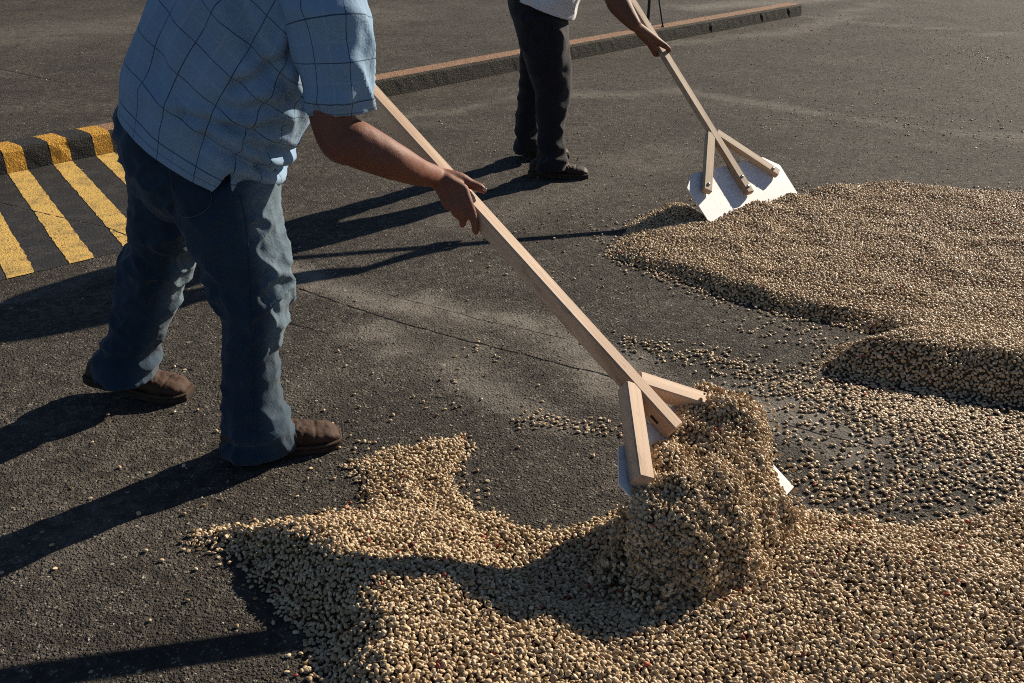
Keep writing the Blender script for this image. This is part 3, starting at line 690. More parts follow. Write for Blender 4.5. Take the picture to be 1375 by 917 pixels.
    thread('hem_stitching', [(302, 590), (318, 598), (340, 599), (360, 594), (380, 582), (391, 568)], .0011, .0008)
    # boots
    boot(root, base, gp(454, 601)[:2] - np.array([.0, -.035]), math.radians(14), .31, 0, M_LEATHER)
    boot(root, base, gp(250, 540)[:2] + np.array([0, .035]), math.radians(-6), .31, math.radians(11), M_LEATHER)
    # shirt
    secs = [(272, 201, 111, 34), (279, 165, 117, 37), (291, 127, 117, 41), (304, 95, 119, 43), (325, 58, 120, 45), (350, 20, 115, 47), (375, -22, 106, 48), (398, -62, 90, 47), (415, -98, 66, 44), (428, -128, 44, 40)]
    def sf(co, no, uv):
        x, y, z = co.T; s_, t = uv[:, 0], uv[:, 1]
        n1 = vnoise(np.stack([s_ * 13, t * 3.2, s_ * 0], 1)); n2 = vnoise(np.stack([s_ * 6 + t * 5, t * 9 - s_ * 4, t * 0 + 5], 1)); n3 = vnoise(np.stack([s_ * 26 - t * 8, t * 12, t * 0 + 9], 1))
        rid = 1 - 2.2 * np.abs(n2)
        low = gauss(t, .13, .06) * sstep(.2, .9, no[:, 0] + .35 * (-no[:, 1]))       # bunched cloth over the belly
        return .008 * n1 * sstep(.0, .3, t + .12) + .006 * (rid - .3) + .003 * n3 + low * (.016 * np.sin(t * 95 + 6 * s_) ) + .018 * gauss(t, .24, .07) * sstep(.2, 1, no[:, 0])
    sf0 = sf
    def sf(co, no, uv):
        d = sf0(co, no, uv); dep = co[:, 1] * CP - (co[:, 2] - CH) * SP
        q = np.stack([XC + F * co[:, 0] / dep, YC - F * (co[:, 1] * SP + (co[:, 2] - CH) * CP) / dep], 1); near = sstep(.1, .5, -no[:, 1] + .6 * no[:, 0])
        q = q + 5 * np.stack([vnoise(np.column_stack([q / 40, q[:, 0] * 0])), vnoise(np.column_stack([q / 40, q[:, 0] * 0 + 5]))], 1)
        for pts, wd, A in ((((300, -40), (318, 30), (345, 82), (372, 106)), 9, .016), (((410, 34), (388, 72), (350, 100), (318, 112)), 8, .016), (((248, 150), (296, 163), (340, 172), (374, 166)), 6, .013), (((300, 152), (350, 158), (385, 150)), 7, -.010),
                           (((236, -20), (222, 40), (214, 120)), 10, .007), (((268, 20), (262, 80), (240, 150)), 12, .006), (((330, 190), (352, 205), (372, 196)), 6, .010), (((405, 60), (380, 96), (388, 130)), 7, .012), (((345, 178), (352, 230)), 5, .008), (((285, 178), (268, 215)), 8, .005)):
            e = np_seg(q, pts); d = d + near * A * (-gauss(e, 0, wd) + .55 * gauss(e, 2.2 * wd, 1.2 * wd))
        return d
    shirt, sco = torso('shirt', root, secs, 2.45, base, M_SHIRT, .0022, sf, vents=((-math.pi / 2 + .52, .11, .075), (math.pi / 2 - .5, .11, .07)), sides=[.215, .213, .212, .213, .217, .222, .225, .20, .14, .085])
    sh_r, sh_l = pd(430, -38, 2.30), pd(395, -85, 2.66)
    cuff = pd(455, 147, 2.245)
    def slf(co, no, uv):
        n1 = vnoise(np.stack([uv[:, 0] * 16 + uv[:, 1] * 7, uv[:, 1] * 12, uv[:, 0] * 0 + 2], 1)); n2 = vnoise(np.stack([uv[:, 0] * 30 - uv[:, 1] * 16, uv[:, 1] * 14, uv[:, 0] * 0 + 7], 1))
        return .008 * (1 - 2.2 * np.abs(n1) - .3) + .003 * n2
    sleeve('sleeve', shirt, [cuff, pd(452, 110, 2.245), pd(447, 62, 2.25), pd(440, 14, 2.265), sh_r + np.array([0, .02, .015]), pd(410, -66, 2.40)], [.080, .083, .088, .096, .102, .082], base, M_SHIRT, slf, uvo=(.02, .012))
    P1 = PAD1
    gl = P1['H'](1.56)                                         # the upper, left hand
    el_l = np.array([sh_l[0] + .10, 2.80, .95])
    sleeve('sleeve', shirt, [sh_l * .25 + el_l * .75, sh_l * .5 + el_l * .5, sh_l * .8 + el_l * .2, sh_l + np.array([0, -.05, .01]), pd(398, -80, 2.50)], [.078, .082, .092, .095, .07], base, M_SHIRT, slf)
    # body: trunk, neck, head, arms and hands in one skin
    mb = MB()
    hips = pd(268, 200, 2.45); chest = pd(345, 15, 2.45); neck = pd(425, -125, 2.45); hd = pd(470, -215, 2.45)
    mb.add(*chain([hips, (hips + chest) / 2, chest, pd(395, -70, 2.45)], [.135, .135, .140, .11], 24)); mb.add(*chain([pd(395, -70, 2.45), neck, hd], [.075, .058, .055], 18))
    mb.add(*chain([sh_r + np.array([0, .03, 0]), sh_l - np.array([0, .03, 0])], [.07, .07], 16))
    for a in (a1, a2): mb.add(*chain([a[-1][:3], a[len(a) // 2][:3], a[4][:3], a[0][:3] + np.array([0, 0, .03])], [.06, .052, .042, .036], 14))
    L_, R_ = head(mb, hd, (.86, 0, -.5), 1.0)
    el = pd(452, 178, 2.215); wr = P1['H'](1.085); t_w = wr
    Hc = lambda x, y: None
    # lower hand laid over the bar from the near side
    def onbar(px, py, off):
        """point seen at (px, py), off metres nearer than the bar's axis plane there"""
        r = ray(px, py); o0 = np.array([0, 0, CH]); nrm = norm(np.cross(P1['D'], np.cross(norm(ray(620, 270)), P1['D']))); t = np.dot(P1['H'](1.0) - o0, nrm) / np.dot(r, nrm)
        return o0 + r * t - norm(r) * off
    wrist = onbar(586, 237, .045)
    mb.add(*chain([sh_r, (sh_r * .5 + el * .5) + np.array([-.012, -.01, 0]), el, pd(478, 193, 2.215), pd(525, 215, 2.235), pd(562, 231, (2.235 + wrist[1]) / 2 + .0), wrist], [.062, .054, .050, .053, .044, .033, .0262], 22, 8))
    fing = [  # knuckle, middle joint, end joint, tip: pixel x, pixel y, distance in front of the bar's axis
        [(622, 254, .047), (631, 277, .042), (637, 297, .026), (639, 311, .010)],
        [(613, 259, .049), (620, 281, .045), (622, 296, .024), (621, 302, .000)],
        [(603, 261, .047), (609, 279, .043), (614, 289, .020), (622, 285, -.022)],
        [(593, 257, .043), (597, 270, .040), (603, 279, .018), (612, 275, -.022)]]
    rad = ([.0138, .0118, .0106, .0086], [.0136, .0116, .0104, .0086], [.0128, .0110, .0100, .0082], [.0118, .0102, .0092, .0076])
    for k, (fg, r) in enumerate(zip(fing, rad)):
        pts = [onbar(*q) for q in fg]; mb.add(*chain(pts, r, 12, 6)); mb.add(*chain([wrist, (wrist + pts[0]) / 2 + np.array([0, -.004, .002]), pts[0]], [.0245, .0190, .0138], 12))
    th = [onbar(598, 238, .036), onbar(616, 240, .030), onbar(632, 247, .016), onbar(644, 252, .010), onbar(649, 255.5, .007)]
    mb.add(*chain(th, [.022, .0175, .0130, .0116, .0086], 12, 6)); mb.add(*chain([wrist, onbar(610, 248, .040)], [.024, .020], 12))
    # upper hand closed round the bar behind the sleeve
    pn = norm(np.array([-.2, .8, .4])); wl = gl + pn * .085 + np.array([-.035, 0, .0])
    mb.add(*chain([sh_l, (sh_l + el_l) / 2, el_l, (el_l + wl) / 2, wl], [.060, .052, .046, .040, .028], 18, 8)); grip_hand(mb, gl, P1['D'], pn, wl, 1, .026)
    me = remesh(mb, .0042, 4, .5); co = getco(me); no = getno(me)
    arm = (co[:, 2] > .3); co += no * (.0007 * vnoise(co * 45) * arm)[:, None]; setco(me, co - base); body = link('body', me, M_SKIN, root)
    nail = onbar(650.5, 254.5, .013); V, Fc = ellipsoid(nail, (.0062, .003, .0046)); link('thumb_nail', mesh(V - base, Fc), simple('finger_nail', (.52, .34, .27), .35), body)
    hair_and_eyes(root, base, L_, R_, 1.0)
man_front()

# ------------------------------------------------------------------ the man behind
def man_behind():
    base = np.array([*gp(735, 235)[:2], 0]); root = empty('person', base)
    tag(root, 'man in white shirt and black trousers standing at the paddle near the far heap', 'person')
    fr = [(719, 760, 228, 4.93), (721, 760, 215, 4.93), (722, 759, 200, 4.94), (721, 757, 172, 4.95), (720, 762, 145, 4.95), (719, 766, 122, 4.95), (710, 767, 98, 4.95), (700, 765, 70, 4.96), (695, 764, 45, 4.97), (692, 760, 20, 4.98)]
    re = [(690, 723, 203, 5.28), (692, 724, 180, 5.27), (693, 726, 147, 5.26), (697, 730, 115, 5.24), (698, 735, 82, 5.22), (697, 738, 52, 5.2), (692, 738, 22, 5.18)]
    pe = [(700, 755, 55, 5.07), (694, 762, 44, 5.07), (688, 761, 26, 5.07), (683, 757, 4, 5.07), (682, 752, -18, 5.07), (690, 748, -40, 5.07), (698, 742, -58, 5.07)]
    def folds(co, no):
        x, y, z = co.T; n1 = vnoise(np.stack([x * 8, y * 8, z * 30 + 4 * x], 1)); n2 = vnoise(np.stack([x * 13 + z * 9, y * 9, z * 15 - x * 12], 1)); n4 = vnoise(np.stack([x * 18, y * 18, z * 4], 1))
        return .014 * n1 * gauss(z, .09, .08) + .007 * (.6 - 2 * np.abs(n2)) + .004 * n4
    pale_tone = lambda co, no: .5 * sstep(.2, .9, no[:, 0]) * sstep(.3, .5, co[:, 2])  # lighter tone on the forward side, above the shins
    tr, a1, a2, _ = trousers('trousers', root, fr, re, pe, base, M_BLACKCLOTH, .0065, folds, pale_tone, 1.4)
    # slanted front pocket edge
    from mathutils.bvhtree import BVHTree
    bv = BVHTree.FromPolygons([tuple(v) for v in getco(tr.data) + base], [tuple(p.vertices) for p in tr.data.polygons])
    P = []
    for a in np.linspace(0, 1, 16):
        h = bv.ray_cast(Vector((0, 0, CH)), Vector(ray(741 + 3 * math.sin(a * 3), 27 + 30 * a)))
        if h[0]: P.append(np.array(h[0]) + np.array(h[1]) * .003 - base)
    if len(P) > 3: V, Fc = chain(P, np.full(len(P), .004), 6, 1); link('pocket_edge', mesh(V, Fc), M_BLACKCLOTH, tr)
    boot(root, base, gp(790, 241)[:2] + np.array([0, .04]), math.radians(-8), .30, 0, M_LEATHER_B, 4)
    boot(root, base, gp(764, 213)[:2] + np.array([0, .03]), math.radians(-4), .29, math.radians(5), M_LEATHER_B, 3)
    secs = [(728, 9, 46, 20), (730, -12, 50, 22), (737, -45, 53, 24), (745, -75, 53, 26), (754, -105, 51, 28), (765, -135, 44, 28), (773, -155, 32, 26), (778, -168, 22, 24)]
    def sf(co, no, uv):
        s_, t = uv[:, 0], uv[:, 1]; n1 = vnoise(np.stack([s_ * 12, t * 4, s_ * 0], 1)); n2 = vnoise(np.stack([s_ * 7 + t * 6, t * 10 - s_ * 4, t * 0 + 5], 1))
        return .008 * n1 + .007 * (.6 - 2 * np.abs(n2))
    shirt, _ = torso('shirt', root, secs, 5.07, base, M_WHITE, .0025, sf, sides=[.205, .205, .21, .215, .215, .19, .13, .08], n=110, m=60)
    sh_r, sh_l = pd(772, -128, 4.90), pd(768, -138, 5.26); P2 = PAD2
    el = pd(822, -14, 4.80); slf = lambda co, no, uv: .008 * (.6 - 2 * np.abs(vnoise(np.stack([uv[:, 0] * 16 + uv[:, 1] * 7, uv[:, 1] * 12, uv[:, 0] * 0], 1))))
    sleeve('sleeve', shirt, [sh_r * .35 + el * .65, sh_r * .6 + el * .4, sh_r * .85 + el * .15, sh_r + np.array([-.01, .03, .01]), pd(765, -132, 5.0)], [.080, .083, .092, .095, .07], base, M_WHITE, slf)
    hl = P2['H'](1.50); el_l = np.array([sh_l[0] + .13, 5.28, sh_l[2] - .28])
    sleeve('sleeve', shirt, [sh_l * .3 + el_l * .7, sh_l * .6 + el_l * .4, sh_l * .85 + el_l * .15, sh_l + np.array([-.01, -.03, .01]), pd(768, -136, 5.12)], [.080, .083, .092, .095, .07], base, M_WHITE, slf)
    mb = MB(); hips = pd(726, 2, 5.07); chest = pd(748, -85, 5.07); neck = pd(777, -166, 5.07); hd = pd(795, -205, 5.07)
    mb.add(*chain([hips, chest, pd(762, -125, 5.07)], [.10, .13, .11], 24)); mb.add(*chain([pd(762, -125, 5.07), neck, hd], [.075, .056, .055], 18)); mb.add(*chain([sh_r, sh_l], [.065, .065], 16))
    for a in (a1, a2): mb.add(*chain([a[-1][:3], a[len(a) // 2][:3], a[4][:3], a[0][:3] + np.array([0, 0, .03])], [.06, .052, .042, .036], 14))
    L_, R_ = head(mb, hd, (.9, -.1, -.4), 1.0)
    g = P2['H'](.965); pn = norm(np.array([-.55, -.7, .25])); wr = pd(852, 33, 4.72)
    g_px = g
    pn = norm((wr - g) - P2['D'] * np.dot(wr - g, P2['D']))
    mb.add(*chain([sh_r, (sh_r + el) / 2 + np.array([-.01, 0, 0]), el, pd(831, 4, 4.775), pd(842, 20, 4.745), wr], [.062, .056, .052, .054, .042, .031], 20, 8)); grip_hand(mb, g, P2['D'], pn, wr, 1, .021)
    wl = hl + norm(el_l - hl) * .09
    mb.add(*chain([sh_l, (sh_l + el_l) / 2, el_l, (el_l + wl) / 2, wl], [.060, .054, .048, .042, .029], 18, 8)); grip_hand(mb, hl, P2['D'], norm(wl - hl), wl, -1, .021)
    me = remesh(mb, .0055, 3, .5); co = getco(me); setco(me, co - base); link('body', me, M_SKIN_B, root)
    hair_and_eyes(root, base, L_, R_, 1.0)
man_behind()

# ------------------------------------------------------------------ thin steel stand whose feet rest on the kerb
def stand():
    f1 = gp(870, 32, KH); f2 = gp(890, 36, KH); top = np.array([f1[0] + .01, f1[1] + .02, 1.15]); root = empty('metal_stand', (f1[0], f1[1], KH)); b = np.array([f1[0], f1[1], KH])
    tag(root, 'thin black steel stand with a post and slanted strut on the kerb', 'stand')
    for nm, p, q, r in (('post', f1 + np.array([0, 0, .004]), top, .014), ('strut', f2 + np.array([0, 0, .004]), top + np.array([0, 0, -.42]), .008)):
        V, Fc = chain(np.array([p, (p + q) / 2, q]) - b, [r, r, r], 12, 4); link(nm, mesh(V, Fc), M_STAND, root)
    for p, w_ in ((f1, .030), (f2, .018)):
        V, Fc = loft([ell(p - b + np.array([0, 0, z]), (1, 0, 0), (0, 1, 0), r, r, 20) for z, r in ((.0, w_), (.005, w_), (.007, w_ * .8))]); link('foot_plate', mesh(V, Fc), M_STAND, root)
stand()

# ------------------------------------------------------------------ coffee beans
def bean_mat():
    N = NT('parchment_coffee_bean'); co = N.coord(); t = N.attr('tint', 'INSTANCER')
    colr = N.ramp(t, (.0, (.14, .088, .040)), (.12, (.30, .205, .100)), (.45, (.49, .352, .198)), (.8, (.62, .470, .295)), (.955, (.70, .57, .39)), (.96, (.40, .27, .07)), (.980, (.09, .045, .025)), (.990, (.45, .05, .02)))
    n = N.noise(co, 260, 3, .6); colr = N.mix(N.rng(n, .45, .75, 0, .4), colr, (.20, .14, .08))
    g = N.n('ShaderNodeSeparateXYZ'); N.l(co, g.inputs[0])
    return N.fin(colr, .5, N.bump(n, .2, .0006), .4)
M_BEAN = bean_mat()
BL_, BW_, BH_ = .0058, .0044, .0037
def bean_mesh(groove, seed):
    r_ = np.random.default_rng(seed); n, m = 14, 8; rings = []
    for k in range(m):
        a = -math.pi / 2 + math.pi * (k + .5) / m; t = np.linspace(0, 2 * math.pi, n, endpoint=False)
        x = np.full(n, math.sin(a) * BL_); q = math.cos(a) ** .85; y = np.cos(t) * BW_ * q; z = np.sin(t) * BH_ * q
        fl = z < 0; z = np.where(fl, z * .62, z)
        z = z + np.where(fl & (np.abs(y) < BW_ * .22), groove, 0) * q
        rings.append(np.stack([x, y, z], 1))
    V, Fc = loft(rings); V = V + r_.normal(0, .00012, V.shape); return mesh(V, Fc)
BEANS = [bean_mesh(.0018, 1), bean_mesh(.0010, 2), bean_mesh(.0024, 3)]
for b in BEANS: b.materials.append(M_BEAN)

def in_poly(q, poly):
    x, y = q[:, 0], q[:, 1]; r = np.zeros(len(q), bool)
    for (x0, y0), (x1, y1) in zip(poly, np.roll(poly, -1, 0)):
        c = (y0 > y) != (y1 > y)
        with np.errstate(divide='ignore', invalid='ignore'): r ^= c & (x < (x1 - x0) * (y - y0) / (y1 - y0) + x0)
    return r
def sdist(q, poly):
    """signed distance, positive inside"""
    d = np_seg(q, [*poly, poly[0]]); return np.where(in_poly(q, poly), d, -d)
def closed(*pts, m=6):
    p = np.array([gp(*a)[:2] for a in pts]); n = len(p); a = np.concatenate([p[-1:], p, p[:2]]); out = crom(a, (n + 2) * m + 1)
    return out[m:-2 * m] if False else out[m:m + n * m]
NEAR = closed((252, 719), (330, 708), (410, 697), (482, 684), (486, 655), (474, 628), (520, 606), (565, 597), (626, 590), (616, 620), (606, 650), (628, 678), (675, 697), (728, 716), (790, 704), (850, 680), (960, 650), (1050, 680), (1130, 694), (1230, 706), (1320, 690), (1400, 655), (1560, 640), (1700, 800), (1500, 1060), (900, 1120), (420, 1080), (432, 960), (440, 905), (432, 862), (392, 838), (372, 800), (338, 762), (300, 738), m=4)
FAR = closed((820, 346), (838, 318), (862, 292), (905, 278), (960, 292), (1020, 275), (1075, 265), (1120, 255), (1190, 249), (1290, 258), (1400, 264), (1700, 280), (1760, 420), (1640, 560), (1470, 556), (1375, 545), (1270, 528), (1190, 514), (1130, 504), (1100, 491), (1112, 472), (1150, 462), (1178, 454), (1160, 443), (1110, 434), (1040, 418), (980, 400), (900, 372), m=4)
NOTCH = gp(1172, 452)[:2]
LD = PAD1
def und(q, f, s): return vnoise(np.column_stack([q * f, np.full(len(q), s)]))
def h_near(q):
    d = sdist(q + .012 * np.stack([und(q, 22, 1.), und(q, 22, 4.)], 1), NEAR)
    H = .026 + .044 * sstep(.35, -.25, q[:, 0] - .35 * (q[:, 1] - 1.7)); H = H * (1 - .80 * sstep(1.88, 2.12, q[:, 1] + .15 * (q[:, 0] + .3)))
    h = H * sstep(-.005, .155, d)
    # the trough the paddle has just cleared, and the ridge in front of it
    tr = np_seg(q, G((690, 745), (780, 760), (880, 770), (960, 760))); h = h - .030 * gauss(tr, 0, .13) * sstep(0, .05, d); h = h - .025 * gauss(np_seg(q, G((560, 720), (660, 750), (760, 790))), 0, .12) * sstep(0, .08, d)
    rd = np_seg(q, G((980, 800), (1090, 760), (1180, 760))); h = h + .018 * gauss(rd, 0, .11) * sstep(0, .08, d)
    h = h + .030 * gauss(np_seg(q, G((815, 728), (880, 765))), 0, .06) * sstep(0, .06, d)
    c = np_seg(q, G((395, 757), (478, 785), (505, 815), (480, 860), (490, 930))); h = h + .012 * gauss(c, 0, .055) * sstep(0.01, .06, d)
    h = h + (.006 * und(q, 7, 2.) + .004 * und(q, 18, 3.)) * sstep(0, .06, d)
    return np.maximum(h, .004 * sstep(0, .02, d)), d
def h_far(q):
    d = sdist(q + .015 * np.stack([und(q, 14, 11.), und(q, 14, 14.)], 1), FAR)
    lb = gauss(np_seg(q, G((1150, 475), (1250, 490), (1375, 515))), 0, .2); H = .028 + .060 * lb
    h = H * (lb * sstep(-.005, .14, d) + (1 - lb) * sstep(-.005, .085, d))
    pl = np_seg(q, G((985, 285), (1060, 262), (1110, 262))); h = h + .045 * gauss(pl, 0, .13) * sstep(-.02, .1, d)
    c = np_seg(q, G((945, 302), (900, 305), (850, 318))); h = h - .03 * gauss(c, 0, .07)
    h = h + (.012 * und(q, 2.6, 12.) + .007 * (1 - 2 * np.abs(und(q + [0, 0], 5, 15.))) + .005 * und(q, 11, 13.)) * sstep(0, .08, d)
    return np.maximum(h, .004 * sstep(0, .02, d)), d

def rand_rot(n, tilt):
    """mostly lying beans: euler angles; some lie on their back."""
    e = np.stack([rng.normal(0, tilt, n), rng.normal(0, tilt * .8, n), rng.uniform(0, 2 * math.pi, n)], 1)
    e[:, 0] += np.where(rng.random(n) < .34, math.pi, 0); return e
def jitter(x0, x1, y0, y1, sp):
    X, Y = np.meshgrid(np.arange(x0, x1, sp), np.arange(y0, y1, sp * .9)); X[1::2] += sp / 2
    q = np.stack([X.ravel(), Y.ravel()], 1); return q + rng.uniform(-.42, .42, q.shape) * sp
def tints(n):
    t = np.clip(rng.normal(.54, .27, n), .0, .95); r = rng.random(n)
    t = np.where(r < .004, .97, t); t = np.where((r > .004) & (r < .009), .985, t); return np.where((r > .009) & (r < .0105), 1., t)
_ng = None
def bean_group(srcs):
    g = bpy.data.node_groups.new('bean_spread', 'GeometryNodeTree'); g.interface.new_socket('Geometry', in_out='INPUT', socket_type='NodeSocketGeometry'); g.interface.new_socket('Geometry', in_out='OUTPUT', socket_type='NodeSocketGeometry')
    n = g.nodes; gi, go_ = n.new('NodeGroupInput'), n.new('NodeGroupOutput'); iop = n.new('GeometryNodeInstanceOnPoints'); jg = n.new('GeometryNodeJoinGeometry')
    for o in reversed(srcs):
        oi = n.new('GeometryNodeObjectInfo'); oi.inputs['Object'].default_value = o; oi.inputs['As Instance'].default_value = True; oi.transform_space = 'ORIGINAL'; g.links.new(oi.outputs['Geometry'], jg.inputs[0])
    def at(name, ty):
        a = n.new('GeometryNodeInputNamedAttribute'); a.data_type = ty; a.inputs['Name'].default_value = name; return a.outputs['Attribute']
    er = n.new('FunctionNodeEulerToRotation'); g.links.new(at('rot', 'FLOAT_VECTOR'), er.inputs[0]); g.links.new(er.outputs[0], iop.inputs['Rotation'])
    g.links.new(at('size', 'FLOAT'), iop.inputs['Scale']); iop.inputs['Pick Instance'].default_value = True; g.links.new(at('pick', 'INT'), iop.inputs['Instance Index'])
    mp = n.new('GeometryNodeMeshToPoints'); g.links.new(gi.outputs[0], mp.inputs[0]); g.links.new(mp.outputs[0], iop.inputs['Points']); g.links.new(jg.outputs[0], iop.inputs['Instance'])
    g.links.new(iop.outputs[0], go_.inputs[0]); return g
def spread(name, label, P, E_, size=None, cat='beans', tint=None):
    me = bpy.data.meshes.new(name); me.from_pydata([tuple(map(float, p)) for p in P], [], []); n = len(P)
    setattr_v(me, 'rot', E_); setattr_f(me, 'size', rng.normal(1.0, .10, n).clip(.75, 1.3) if size is None else size); setattr_f(me, 'tint', tints(n) if tint is None else tint)
    a = me.attributes.new('pick', 'INT', 'POINT'); a.data.foreach_set('value', rng.integers(0, 3, n).astype(np.int32))
    o = link(name, me, M_BEAN); m = o.modifiers.new('spread', 'NODES'); m.node_group = NG; tag(o, label, cat, kind='stuff'); return o
def surf_rot(q, hf, n, tilt):
    e = .006; hx = (hf(q + [e, 0])[0] - hf(q - [e, 0])[0]) / (2 * e); hy = (hf(q + [0, e])[0] - hf(q - [0, e])[0]) / (2 * e)
    E_ = rand_rot(n, tilt); out = np.empty((n, 3))
    for i in range(n):
        nz = Vector((-hx[i], -hy[i], 1)).normalized(); R = Vector((0, 0, 1)).rotation_difference(nz).to_matrix() @ Matrix.Rotation(E_[i, 2], 3, 'Z') @ Matrix.Rotation(E_[i, 0], 3, 'X') @ Matrix.Rotation(E_[i, 1], 3, 'Y'); out[i] = R.to_euler()
    return out
def heap_mat():  # core under the beans; the shade of the gaps is put into its colour
    N = NT('shaded_deep_beans'); co = N.coord(); v = N.voro(co, 95); c = N.voro(co, 95, out=1); colr = N.mix(N.n_sep(c, 0), (.085, .055, .028), (.17, .115, .06))
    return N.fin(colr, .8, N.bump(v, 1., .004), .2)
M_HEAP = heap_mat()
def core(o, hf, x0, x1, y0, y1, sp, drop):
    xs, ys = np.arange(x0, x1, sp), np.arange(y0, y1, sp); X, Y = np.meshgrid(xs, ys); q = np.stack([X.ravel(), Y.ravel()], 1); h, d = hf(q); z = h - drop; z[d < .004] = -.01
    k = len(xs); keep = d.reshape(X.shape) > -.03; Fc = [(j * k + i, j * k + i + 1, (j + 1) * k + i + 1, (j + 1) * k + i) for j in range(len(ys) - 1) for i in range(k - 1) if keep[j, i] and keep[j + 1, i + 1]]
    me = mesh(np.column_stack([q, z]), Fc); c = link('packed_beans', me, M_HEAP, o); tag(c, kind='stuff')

# loose beans lying apart, each an object of its own
def loose_pts(n, pts, wd):
    p = G(*pts); L = [np.linalg.norm(np.array(b) - a) for a, b in zip(p[:-1], p[1:])]; out = []
    for _ in range(n):
        i = rng.choice(len(L), p=np.array(L) / sum(L)); t = rng.random(); out.append(np.array(p[i]) * (1 - t) + np.array(p[i + 1]) * t + rng.normal(0, wd, 2))
    return np.array(out)
src_objs = []
def single(q, label, group):
    for i, (x, y) in enumerate(q):
        k = int(rng.integers(0, 3)); o = bpy.data.objects.new('coffee_bean', BEANS[k]); COL.objects.link(o); e = rand_rot(1, .22)[0]
        o.rotation_euler = e; o.location = (x, y, .0032 if abs(e[0]) < 1.6 else .0027); s = float(np.clip(rng.normal(1, .1), .8, 1.25)); o.scale = (s, s, s); o['tint'] = float(tints(1)[0]); tag(o, label, 'coffee bean', group)
        if len(src_objs) == k and len(src_objs) < 3: src_objs.append(o)
def thin(q, r, block=None):
    out = []
    for p in q:
        if all((p[0] - o[0]) ** 2 + (p[1] - o[1]) ** 2 > r * r for o in out): out.append(p)
    return np.array(out)
sets = []
a = np.concatenate([loose_pts(100, ((690, 565), (760, 568), (838, 578)), .022), loose_pts(30, ((700, 560), (840, 590)), .05)])
sets.append((thin(a, .0105), 'pale coffee bean in the thin strip on asphalt left of the near paddle arm', 'coffee beans strewn left of the near paddle arm'))
a = np.concatenate([loose_pts(26, ((245, 722), (300, 745), (350, 790)), .022), loose_pts(16, ((240, 715), (330, 790), (280, 800)), .06)])
sets.append((thin(a, .012), 'pale coffee bean loose on asphalt by the pointed left tip of the near heap', 'coffee beans loose by the tip of the near heap'))
a = np.concatenate([loose_pts(14, ((470, 600), (500, 612), (476, 640)), .03), loose_pts(14, ((628, 640), (640, 670)), .03), loose_pts(6, ((460, 585), (520, 600)), .02)])
sets.append((thin(a, .012), 'pale coffee bean on the asphalt beside the narrow tongue of the near heap', 'coffee beans loose beside the tongue of the near heap'))
a = np.concatenate([loose_pts(10, ((625, 470), (690, 490)), .03), loose_pts(8, ((600, 545), (625, 560)), .05), loose_pts(5, ((480, 560), (640, 520)), .06), loose_pts(4, ((270, 545), (200, 640)), .1)])
sets.append((thin(a, .012), 'pale coffee bean alone on bare asphalt between the boots and near paddle handle', 'stray coffee beans between the boots and the paddle handle'))
for q, lb, g_ in sets:
    hq = h_near(q)[1]; single(q[hq < .0], lb, g_)
while len(src_objs) < 3: src_objs.append(src_objs[-1])
NG = bean_group(src_objs)

def heap(name, label, hf, box, sp, drop=.008, extra=.5):
    q = jitter(*box, sp); h, d = hf(q); keep = (d > .006) | ((d > -.03) & (rng.random(len(q)) < np.exp(d / .010) * .8)); q, h, d = q[keep], h[keep], d[keep]
    n = len(q); z = np.where(d > .006, h, 0) + .0030 + rng.random(n) * .0042 * sstep(.0, .03, d)
    P = np.column_stack([q, z]); E_ = surf_rot(q, hf, n, .62)
    q2 = jitter(*box, sp * 1.6); h2, d2 = hf(q2); k2 = d2 > .02; q2, h2 = q2[k2], h2[k2]; P = np.concatenate([P, np.column_stack([q2, h2 + .0068 + rng.random(len(q2)) * .0045])]); E_ = np.concatenate([E_, surf_rot(q2, hf, len(q2), .8)])
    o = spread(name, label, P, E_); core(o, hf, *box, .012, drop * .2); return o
heap('coffee_bean_heap', 'near heap of pale coffee beans spreading across the foreground asphalt', h_near, (-.75, 1.75, 1.15, 2.55), .0094)
heap('coffee_bean_heap', 'far heap of pale coffee beans with the clean bladed paddle at its edge', h_far, (.3, 3.6, 2.35, 4.75), .0100)

# thin scatter between and around the heaps
def scatter(n, pts, wd): return loose_pts(n, pts, wd)
sc = np.concatenate([scatter(150, ((825, 458), (880, 468), (950, 482), (1000, 494)), .045), scatter(160, ((985, 492), (1060, 520), (1110, 530)), .06),
    scatter(1500, ((1080, 520), (1200, 560), (1300, 600), (1400, 640)), .10), scatter(1300, ((1180, 530), (1300, 560), (1420, 590)), .07), scatter(260, ((1060, 600), (1130, 640), (1200, 680)), .11), scatter(420, ((1100, 670), (1250, 660), (1380, 640)), .09),
    scatter(70, ((900, 300), (850, 300), (830, 330)), .06), scatter(160, ((830, 350), (950, 395), (1100, 440)), .035), scatter(80, ((1000, 440), (1150, 460)), .07), scatter(120, ((440, 860), (430, 920)), .03), scatter(40, ((395, 800), (420, 850)), .03),
    scatter(170, ((900, 280), (1100, 250), (1375, 256)), .05), scatter(110, ((1060, 150), (1200, 165), (1375, 180)), .22), scatter(120, ((1280, 70), (1375, 80)), .25), scatter(90, ((560, 240), (900, 170), (1300, 110)), .6), scatter(60, ((700, 330), (820, 300)), .3), scatter(50, ((80, 700), (500, 520)), .25), scatter(50, ((30, 120), (500, 60)), .8)])
d1, d2 = h_near(sc)[1], h_far(sc)[1]; sc = sc[(d1 < -.002) & (d2 < -.002)]
n = len(sc); E_ = rand_rot(n, .25); spread('scattered_coffee_beans', 'pale coffee beans scattered thinly over the asphalt between the two heaps', np.column_stack([sc, np.where(np.abs(E_[:, 0]) < 1.6, .0032, .0027)]), E_)

